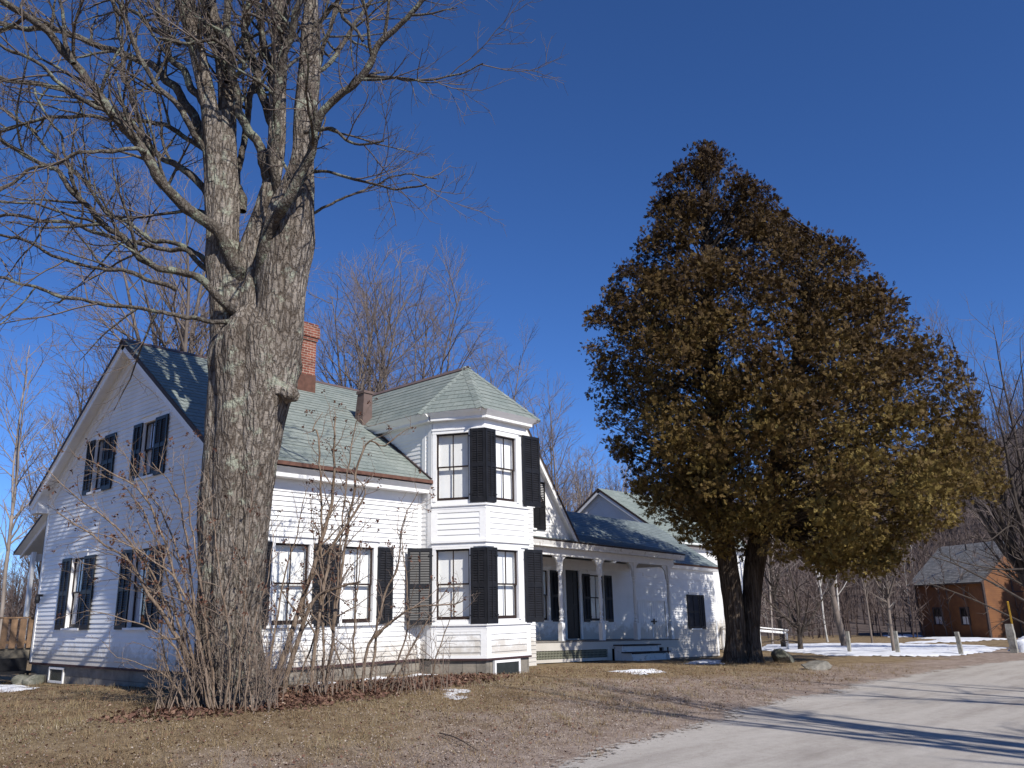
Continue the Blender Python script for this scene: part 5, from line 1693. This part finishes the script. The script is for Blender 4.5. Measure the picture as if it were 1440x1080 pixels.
for _ in range(300):                       # ragged tufts that break the outline
    py = cr.uniform(206, 790); xl, xr = np.interp(py, SY, SXL), np.interp(py, SY, SXR)
    s_ = cr.choice([-1, 1]); k_ = mnoise.noise(Vector((py * .035, s_ * 5.0, 1.0)))
    px = (xl if s_ < 0 else xr) + s_ * (k_ * 13 + cr.uniform(-24, 3))
    if cr.rand() < .35: px = cr.uniform(xl, xr)
    q = on_plane(px, py + cr.uniform(-8, 8), CB_, cr.uniform(-1, 1) * (2.4 if px in (xl, xr) else 1.6))
    clumps.append((q.x, q.y, q.z, cr.uniform(.18, .36), py, px))
clumps = np.array(clumps)
# limbs from the two stems to every clump
stemL = [(y, (a + b) / 2) for y, a, b in ((830, 1014, 1043), (680, 1002, 1024), (560, 998, 1014), (400, 992, 1001), (240, 988, 992))]
stemR = [(y, (a + b) / 2) for y, a, b in ((831, 1045, 1071), (700, 1068, 1090), (620, 1088, 1104), (480, 1118, 1130), (330, 1149, 1154))]
br = []
for x, y, z, cs, py, px in clumps:
    use = stemL if px < 1060 + cr.uniform(-40, 40) else stemR
    sy = min(738, py + cr.uniform(30, 110)); sy = max(sy, use[-1][0])
    ys = [q[0] for q in use][::-1]; xs = [q[1] for q in use][::-1]
    s0 = on_plane(np.interp(sy, ys, xs), sy, CB_, 0)
    e = Vector((x, y, z)); mid = s0.lerp(e, .5) + Vector((cr.uniform(-.2, .2), cr.uniform(-.2, .2), cr.uniform(-.35, .15)))
    S = smooth_path([(*s0, .036), (*mid, .022), (*e, .006)], (e - s0).length / 7)
    if len(S) >= 3: br.append((S[:, :3], S[:, 3]))
mb = MB(); V, Q = tubes_np(br, 5); mb.addnp(V, Q)
# bare lower bough on the right
for pts in ([(1090, 720), (1120, 748), (1160, 778), (1200, 792), (1240, 800)], [(1140, 700), (1150, 740), (1190, 770), (1230, 785)]):
    S = smooth_path([(*on_plane(x, y, CB_, -.3 - .2 * i), .05 - .008 * i) for i, (x, y) in enumerate(pts)], .2)
    V, Q = tubes_np([(S[:, :3], S[:, 3])], 6); mb.addnp(V, Q)
mb.build('limbs', M['cedar_bark'], cedar, smooth=True)


def spray_cloud(cl, per, size, seed, up=.25, lobes=8):
    """fans of flattened scale-leaf sprays packed round clump centres; returns verts, quads, tint"""
    rs = np.random.RandomState(seed)
    n = len(cl) * per
    C = np.repeat(cl[:, :3], per, 0); S = np.repeat(cl[:, 3], per)
    d = rs.normal(size=(n, 3)); d /= np.linalg.norm(d, axis=1, keepdims=True)
    r = S * rs.uniform(.25, 1.05, n) ** .6
    P = C + d * r[:, None] * np.array([1.1, 1.1, .8])
    ax = d * .6 + rs.normal(size=(n, 3)) * .6 + np.array([0, 0, up]); ax /= np.linalg.norm(ax, axis=1, keepdims=True)
    t = rs.normal(size=(n, 3)); sd = np.cross(ax, t); sd /= np.linalg.norm(sd, axis=1, keepdims=True)
    L_ = size * rs.uniform(.6, 1.35, n) * np.repeat(rs.uniform(.7, 1.4, len(cl)), per)
    nv = np.cross(ax, sd)
    verts = []
    for k in range(lobes):
        if k == 0: o, ang, ln, w_ = .0, 0., 1.0, .075
        else:
            o = .08 + .78 * (k - 1) / (lobes - 1); ang = (.75 if k % 2 else -.75) * (1 - .25 * o); ln = .58 * (1 - .55 * o); w_ = .10
        an = ang + rs.uniform(-.25, .25, n)
        dr = ax * np.cos(an)[:, None] + sd * np.sin(an)[:, None] + nv * rs.uniform(-.3, .3, n)[:, None]
        pr = np.cross(dr, nv); pr /= np.linalg.norm(pr, axis=1, keepdims=True)
        b = P + ax * (L_ * o)[:, None]
        ll = (L_ * ln)[:, None]; ww = (L_ * w_)[:, None]
        verts.append(np.stack([b, b + dr * ll * .5 + pr * ww, b + dr * ll, b + dr * ll * .5 - pr * ww], 1))
    V = np.stack(verts, 1).reshape(-1, 3)
    Q = np.arange(len(V)).reshape(-1, 4)
    tc = np.repeat(rs.normal(0, .14, len(cl)), per) + rs.normal(0, .17, n)
    return V, Q, tc, P


V, Q, tc, P = spray_cloud(clumps[:NBIG], 105, .15, 8, lobes=9)
V2, Q2, tc2, _ = spray_cloud(clumps[NBIG:], 40, .145, 9, lobes=9)
Q = np.concatenate([Q, Q2 + len(V)]); V = np.concatenate([V, V2]); tc = np.concatenate([tc, tc2])
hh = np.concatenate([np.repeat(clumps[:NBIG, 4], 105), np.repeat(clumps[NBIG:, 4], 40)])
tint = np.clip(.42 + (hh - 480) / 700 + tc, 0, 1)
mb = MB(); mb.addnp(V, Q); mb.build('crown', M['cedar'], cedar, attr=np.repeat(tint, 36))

# evergreen added unseen beyond the right edge of the frame to shade the brown gable
eb = Vector((51.6, -10.2, gz(51.6, -10.2)))
ev_t = thing('spruce_tree', 'dark spruce standing on the sunny side of the brown house gable', 'tree', tuple(eb))
mb = MB(); mb.tube([eb - ZUP * .2, eb + ZUP * 4, eb + ZUP * 9.5], [.22, .15, .03], 8); mb.build('trunk', M['cedar_bark'], ev_t, smooth=True)
er = np.random.RandomState(12); ec = []
for k in range(150):
    f = er.rand() ** .8; z = .9 + 8.6 * f; rr = 2.9 * (1 - f) * er.uniform(.3, 1) + .1; a = er.uniform(0, 6.283)
    ec.append((eb.x + rr * math.cos(a), eb.y + rr * math.sin(a), eb.z + z, .5))
V, Q, tc, P = spray_cloud(np.array(ec), 60, .2, 33, lobes=7)
mb = MB(); mb.addnp(V, Q); mb.build('crown', M['cedar'], ev_t, attr=np.clip(np.repeat(.2 + tc, 28), 0, 1))

# ------------------------------------------------ lilacs and thicket
LC = [(3.2, (.35, 1.1), (22, 60), .11, .22, .04, .0065), (5.0, (.18, .5), (25, 65), .08, .22, .05, .0042), (4.2, (.08, .22), (25, 60), .06, .2, .06, .003)]


def shrub(label, base, mains, seed, extra, seeds=.5):
    """mains: (photo points, off0, off1, width px)"""
    T = Tree(seed); t = thing('lilac_shrub', label, 'shrub', tuple(base), 'lilac shrubs before the house')
    for pts, o0, o1, w0 in mains:
        P = []
        for i, (x, y) in enumerate(pts):
            f = i / (len(pts) - 1); q = on_plane(x, y, base, o0 + (o1 - o0) * f)
            P.append((*q, w0 * .31 * (1 - .78 * f) * depth_of(q) / F))
        P[0] = (P[0][0], P[0][1], gz(P[0][0], P[0][1]) - .08, P[0][3])
        S = smooth_path(P, .1)
        for k in range(len(S)): S[k, :3] += np.array([mnoise.noise(Vector((S[k, 0] * 3, S[k, 2] * 3, seed + j * 7))) for j in range(3)]) * .035
        T.thick.append((S[:, :3], S[:, 3])); T.spawn(S[:, :3], S[:, 3], LC, 0, None, .25)
    for k in range(extra[0]):
        b = base + RT * T.r.uniform(extra[1], extra[2]) + FW * T.r.uniform(-.6, .35); b.z = gz(b.x, b.y) - .05
        d = Vector((T.r.uniform(-.45, .45), T.r.uniform(-.4, .4), 1)); ln = T.r.uniform(.4, extra[3]) * T.r.uniform(.6, 1.3)
        P, Rr = T.grow(b, d, ln, T.r.uniform(.007, .014), .003, .14, .10, .03)
        T.thin.append((P, Rr))
        T.spawn(P, Rr, LC[1:], 0, None, .35)
    mb = MB(); V, Q = tubes_np(T.thick, 7); mb.addnp(V, Q); mb.build('stems', M['lilac'], t, smooth=True)
    mb = MB(); V, Q = tubes_np(T.thin, 3); mb.addnp(V, Q); mb.build('twigs', M['lilac_twig'], t, smooth=True)
    # spent flower heads at the twig tips
    rs = np.random.RandomState(seed); tips = np.array([q for q in T.tips if q[2] > base.z + 1.3])
    if len(tips):
        pick = tips[rs.rand(len(tips)) < seeds * .5]
        if len(pick):
            per = 7
            C = np.repeat(pick, per, 0) + rs.normal(0, .026, (len(pick) * per, 3)) + np.array([0, 0, .03])
            a = rs.normal(size=(len(C), 3)); a /= np.linalg.norm(a, axis=1, keepdims=True)
            b_ = np.cross(a, rs.normal(size=(len(C), 3))); b_ /= np.linalg.norm(b_, axis=1, keepdims=True)
            s = rs.uniform(.016, .036, len(C))[:, None]
            V = np.stack([C - a * s, C + b_ * s * .6, C + a * s, C - b_ * s * .6], 1).reshape(-1, 3)
            mb = MB(); mb.addnp(V, np.arange(len(V)).reshape(-1, 4)); tag(mb.build('seed_heads', M['seed'], t), kind='stuff')
    return t


b1 = on_ground(300, 994)
shrub('tangled lilac spreading leftward over the gable wall from the foot of the maple', b1, [
    ([(300, 985), (262, 920), (240, 880), (212, 838), (180, 790), (140, 760), (80, 722)], -.2, .2, 12),
    ([(285, 985), (255, 930), (225, 890), (170, 870), (120, 858)], -.3, -.6, 6),
    ([(290, 980), (250, 900), (210, 800), (150, 730), (95, 690), (62, 655)], .0, .5, 7),
    ([(295, 985), (262, 890), (240, 790), (205, 700), (150, 660), (105, 640)], -.1, .6, 8),
    ([(300, 985), (275, 880), (262, 760), (245, 690), (215, 650)], -.2, .1, 8),
    ([(305, 985), (290, 880), (275, 780), (262, 690), (258, 640)], -.3, -.3, 7),
    ([(292, 985), (262, 910), (236, 850), (190, 820), (150, 800), (100, 790)], .1, .3, 6),
    ([(288, 985), (256, 900), (220, 760), (180, 690), (130, 660)], .2, .8, 6),
    ([(296, 985), (270, 850), (235, 740), (190, 660), (160, 620)], .1, .8, 6),
    ([(300, 985), (280, 900), (250, 820), (215, 790), (170, 760), (110, 745)], -.4, -.3, 7),
    ([(270, 985), (235, 950), (200, 935), (165, 925)], -.2, -.4, 5),
    ([(318, 988), (322, 900), (310, 820), (300, 740), (292, 660)], -.5, -.6, 6),
    ([(330, 990), (338, 900), (346, 830), (350, 760), (352, 700)], -.6, -.6, 5),
    ([(345, 990), (352, 920), (362, 860), (380, 800), (384, 730)], -.55, -.4, 5),
    ([(255, 965), (228, 905), (225, 840), (195, 780), (180, 720)], .2, .6, 5),
], 301, (130, -.8, 1.1, 1.8), .8)
b2 = on_ground(398, 978)
shrub('tall lilac with two stout leaning stems between the maple and the bay', b2, [
    ([(380, 978), (402, 915), (428, 838), (452, 760), (468, 700), (470, 640), (472, 585)], .1, .3, 15),
    ([(395, 978), (418, 905), (442, 845), (480, 825), (505, 820)], .0, -.3, 14),
    ([(440, 845), (462, 790), (500, 720), (512, 690), (502, 672)], .1, .1, 9),
    ([(466, 700), (505, 650), (540, 625), (580, 600)], .2, .3, 7),
    ([(466, 690), (450, 640), (440, 605), (455, 580)], .2, .4, 6),
    ([(470, 660), (495, 620), (520, 600)], .2, .2, 5),
    ([(375, 978), (385, 900), (398, 820), (420, 740), (430, 690)], .2, .4, 6),
    ([(410, 978), (440, 900), (452, 820), (440, 750), (436, 700)], .3, .5, 5),
], 302, (50, -.8, 1.0, 1.6), .8)
b3 = on_ground(520, 972)
shrub('thin lilac clump in front of the cellar wall between the front windows and the bay', b3, [
    ([(508, 972), (520, 905), (560, 868), (590, 852), (640, 850), (655, 842)], .0, -.2, 8),
    ([(520, 972), (528, 900), (540, 840), (560, 790), (568, 730), (590, 690)], .1, .3, 7),
    ([(500, 972), (498, 900), (502, 830), (510, 760)], .2, .4, 6),
    ([(535, 972), (570, 900), (572, 830), (566, 760), (572, 715)], .1, .2, 5),
    ([(545, 972), (585, 900), (610, 860), (632, 820)], .0, .1, 5),
    ([(490, 970), (470, 900), (462, 850), (470, 790)], .2, .4, 5),
    ([(600, 968), (615, 920), (632, 870), (640, 830)], .0, .2, 4),
], 303, (60, -1.1, 1.7, 1.3), .5)

# =================================================================== GROUND COVER (uncountable)
rs = np.random.RandomState(9)


def scatter(n, cen, rad, test=None):
    out = np.zeros((0, 2))
    while len(out) < n:
        r = rad * np.sqrt(rs.rand(n)); a = rs.rand(n) * 2 * math.pi
        q = np.stack([cen[0] + r * np.cos(a), cen[1] + r * np.sin(a)], -1)
        if test is not None: q = q[test(q)]
        out = np.concatenate([out, q])
    return out[:n]


def view_test(q):
    x, y = q[:, 0] - CAM[0], q[:, 1] - CAM[1]
    f_ = x * fw[0] + y * fw[1]; r_ = x * rt[0] + y * rt[1]
    d = dist_poly(q[:, 0], q[:, 1], RL)
    clear = ~(((q[:, 0] > -.1) & (q[:, 0] < 28.6) & (q[:, 1] > -.1)) | ((q[:, 0] > 5.3) & (q[:, 0] < 8.3) & (q[:, 1] > -1.7) & (q[:, 1] < 0)) | ((q[:, 0] > 12) & (q[:, 0] < 21.5) & (q[:, 1] > 2.5)))
    return (f_ > 4) & (np.abs(r_) < f_ * .72 + 1.5) & (d > rs.uniform(-.1, 1.6, len(d))) & clear


def blades(q, lo, hi, lay):
    n = len(q); z = gz_np(q[:, 0], q[:, 1]) - .01
    B = np.stack([q[:, 0], q[:, 1], z], -1)
    a = rs.rand(n) * 2 * math.pi; el = rs.uniform(lay[0], lay[1], n)
    d = np.stack([np.cos(a) * np.cos(el), np.sin(a) * np.cos(el), np.sin(el)], -1)
    ln = rs.uniform(lo, hi, n)[:, None]
    s = np.stack([-np.sin(a), np.cos(a), np.zeros(n)], -1) * rs.uniform(.0018, .0045, n)[:, None]
    return np.stack([B - s, B + s, B + d * ln], 1).reshape(-1, 3)


q1 = scatter(70000, (CAM[0] + 5, CAM[1] + 6.5), 9, view_test)
q2 = scatter(60000, (4, -5), 17, view_test)
qc = scatter(1500, (3, -5), 16, view_test)
q3 = (qc[:, None, :] + rs.normal(0, .045, (1500, 22, 2))).reshape(-1, 2)
V = np.concatenate([blades(q1, .03, .085, (.05, .7)), blades(q2, .035, .10, (.1, .9)), blades(q3, .05, .15, (.5, 1.4))])
nz = np.array([mnoise.fractal(Vector((x * .5, y * .5, 2)), 1, 2, 4) for x, y in np.concatenate([q1, q2, q3])])
tn = np.clip(.45 + nz * .55 + rs.normal(0, .22, len(nz)), 0, 1)
mb = MB(); mb.addnp(V, None, np.arange(len(V)).reshape(-1, 3))
tag(mb.build('grass', M['blade'], None, attr=np.repeat(tn, 3)), kind='stuff')


def flakes(q, lo, hi, name, m_, tint, lift=.004, tilt=.45):
    n = len(q); z = gz_np(q[:, 0], q[:, 1]) + lift
    C = np.stack([q[:, 0], q[:, 1], z], -1)
    nm = np.stack([rs.normal(0, tilt, n), rs.normal(0, tilt, n), np.ones(n)], -1); nm /= np.linalg.norm(nm, axis=1, keepdims=True)
    t = rs.normal(size=(n, 3)); a = np.cross(nm, t); a /= np.linalg.norm(a, axis=1, keepdims=True); b = np.cross(nm, a)
    s = rs.uniform(lo, hi, n)[:, None]; k = rs.uniform(.4, .9, n)[:, None]
    C[:, 2] += (np.abs(a[:, 2]) * s[:, 0])
    V = np.stack([C - a * s, C + b * s * k, C + a * s * .9, C - b * s * k], 1).reshape(-1, 3)
    mb = MB(); mb.addnp(V, np.arange(len(V)).reshape(-1, 4))
    tag(mb.build(name, m_, None, attr=np.repeat(tint, 4)), kind='stuff')


def litter_test(q):
    x, y = q[:, 0], q[:, 1]
    d = np.minimum(np.hypot((x + .4) / 2.4, (y + 2.9) / 1.0), np.hypot((x - 2.4) / 3.2, (y + 2.1) / 1.1))
    return (d < rs.uniform(.5, 1.25, len(d))) & (y < -.15)


q = scatter(13000, (1.3, -2.4), 5.5, litter_test)
flakes(q, .018, .05, 'leaf_litter', M['litter'], np.clip(rs.normal(.4, .22, len(q)), 0, 1), .006, .6)
q = scatter(12000, (2, -7), 13, view_test)
flakes(q, .010, .028, 'fallen_leaves', M['litter'], np.clip(rs.normal(.5, .22, len(q)), 0, 1), .006, .5)


def grit_test(q):
    d = dist_poly(q[:, 0], q[:, 1], RL)
    return (d > -.5) & (d < rs.exponential(1.5, len(d))) & view_test(q) | ((d > -6) & (d < 0) & (rs.rand(len(d)) < .5))


def grit_test2(q):
    d = dist_poly(q[:, 0], q[:, 1], RL)
    return (d > -.6) & (d < rs.exponential(3.2, len(d))) & view_test(q)


q = np.concatenate([scatter(26000, (CAM[0] + 6, CAM[1] + 6), 11, grit_test2), scatter(20000, (5, -7), 14, grit_test2), scatter(16000, (CAM[0] + 8, CAM[1] + 5), 13, grit_test)])
flakes(q, .004, .014, 'gravel', M['gravelbit'], np.clip(rs.normal(.5, .23, len(q)), 0, 1), .008, .8)
# a fallen stick on the gritty lawn
a, b = on_ground(618, 1034), on_ground(672, 1058)
S = smooth_path([(*(a + ZUP * .03), .010), (*(a.lerp(b, .4) + ZUP * .05 + RT * .03), .012), (*(b + ZUP * .02), .006)], .06)
mb = MB(); V, Q = tubes_np([(S[:, :3], S[:, 3])], 5); mb.addnp(V, Q)
tag(mb.build('fallen_stick', M['lilac'], None, smooth=True), 'dark fallen stick lying on the gritty lawn before the bay', 'stick')

# far woods on the hill: thousands of bare stems that read as one mass
rs = np.random.RandomState(31)
tri = []; tt = []
NT = 5600
for _ in range(NT):
    px = rs.uniform(-350, 1800)
    r = 63 + 128 * rs.rand() ** 1.15
    th = math.atan((px - 720) / 1220.)
    q = CAM[:2] + (fw * math.cos(th) + rt * math.sin(th)) * r
    z = hill_z(px, r, q) - .2
    H = rs.uniform(4.5, 10.5) * (.75 if r < 76 else 1)
    birch = rs.rand() < .035
    tv = .98 if birch else rs.uniform(.2, .8)
    pr = np.array([rt[0], rt[1], 0]); w_ = H * .008
    ln = rs.normal(0, .05, 2)
    top = np.array([q[0] + ln[0] * H, q[1] + ln[1] * H, z + H]); bs_ = np.array([q[0], q[1], z])
    ang = rs.rand() * math.pi; p1 = np.array([math.cos(ang), math.sin(ang), 0]); p2 = np.array([-p1[1], p1[0], 0])
    for pp in (p1, p2):
        tri.append((bs_ - pp * w_, bs_ + pp * w_, top)); tt.append(tv)
    nb = 46
    f = rs.uniform(.22, 1, nb); a = rs.rand(nb) * 2 * math.pi; l = H * rs.uniform(.12, .34, nb) * (1.25 - f); e = rs.uniform(.5, 1.3, nb)
    for k in range(nb):
        o = bs_ + (top - bs_) * f[k]
        d = np.array([math.cos(a[k]) * math.cos(e[k]), math.sin(a[k]) * math.cos(e[k]), math.sin(e[k])]) * l[k]
        sdv = np.cross(d, rs.normal(size=3)); sdv = sdv / (np.linalg.norm(sdv) + 1e-9) * rs.uniform(.012, .03)
        tri.append((o - sdv, o + sdv, o + d)); tt.append(min(1, tv * rs.uniform(.8, 1.15)))
tri = np.array(tri).reshape(-1, 3)
mb = MB(); mb.addnp(tri, None, np.arange(len(tri)).reshape(-1, 3))
tag(mb.build('woods', M['woods'], None, attr=np.repeat(np.array(tt), 3)), kind='stuff')

# =================================================================== LIGHT, SKY, CAMERA
SUN_EL, SUN_AZ = 39.0, 13.0                  # azimuth from -Y towards -X
w = bpy.data.worlds.new('World'); SC.world = w; w.use_nodes = True
nt = w.node_tree
sky = nt.nodes.new('ShaderNodeTexSky'); sky.sky_type = 'NISHITA'; sky.sun_disc = False
sky.sun_elevation = R_(SUN_EL); sky.sun_rotation = R_(180 + SUN_AZ)
sky.altitude = 3000; sky.air_density = 1.0; sky.dust_density = .0; sky.ozone_density = 8.0
bgn = nt.nodes['Background']; bgn.inputs['Strength'].default_value = .091
hs_ = nt.nodes.new('ShaderNodeHueSaturation'); hs_.inputs['Saturation'].default_value = 1.08
nt.links.new(sky.outputs[0], hs_.inputs['Color']); mx_ = nt.nodes.new('ShaderNodeMix'); mx_.data_type = 'RGBA'; mx_.blend_type = 'MULTIPLY'; mx_.inputs[0].default_value = 1; mx_.inputs[7].default_value = (1.0, .97, 1.1, 1)
nt.links.new(hs_.outputs[0], mx_.inputs[6]); nt.links.new(mx_.outputs[2], bgn.inputs['Color'])
sl_ = bpy.data.lights.new('sun', 'SUN'); sl_.energy = 4.0; sl_.angle = R_(.5); sl_.color = (1, .955, .89)
so = bpy.data.objects.new('sun', sl_); COL.objects.link(so)
e_, a_ = R_(SUN_EL), R_(SUN_AZ)
dirv = Vector((math.sin(a_) * math.cos(e_), math.cos(a_) * math.cos(e_), -math.sin(e_)))
so.rotation_euler = dirv.to_track_quat('-Z', 'Y').to_euler(); so.location = (-10, -40, 40)
cam = bpy.data.cameras.new('camera'); co = bpy.data.objects.new('camera', cam); COL.objects.link(co)
cam.sensor_width = 36; cam.lens = F / 1440 * 36; cam.clip_start = .1; cam.clip_end = 3000
Rm = Matrix([[RC[0][i], -RC[1][i], -RC[2][i]] for i in range(3)])
co.matrix_world = Matrix.Translation(Vector(CAM)) @ Rm.to_4x4()
SC.camera = co
SC.view_settings.view_transform = 'Standard'; SC.view_settings.look = 'None'
SC.view_settings.exposure = 0.5; SC.view_settings.gamma = 1.0
SC.cycles.max_bounces = 8; SC.cycles.transparent_max_bounces = 16
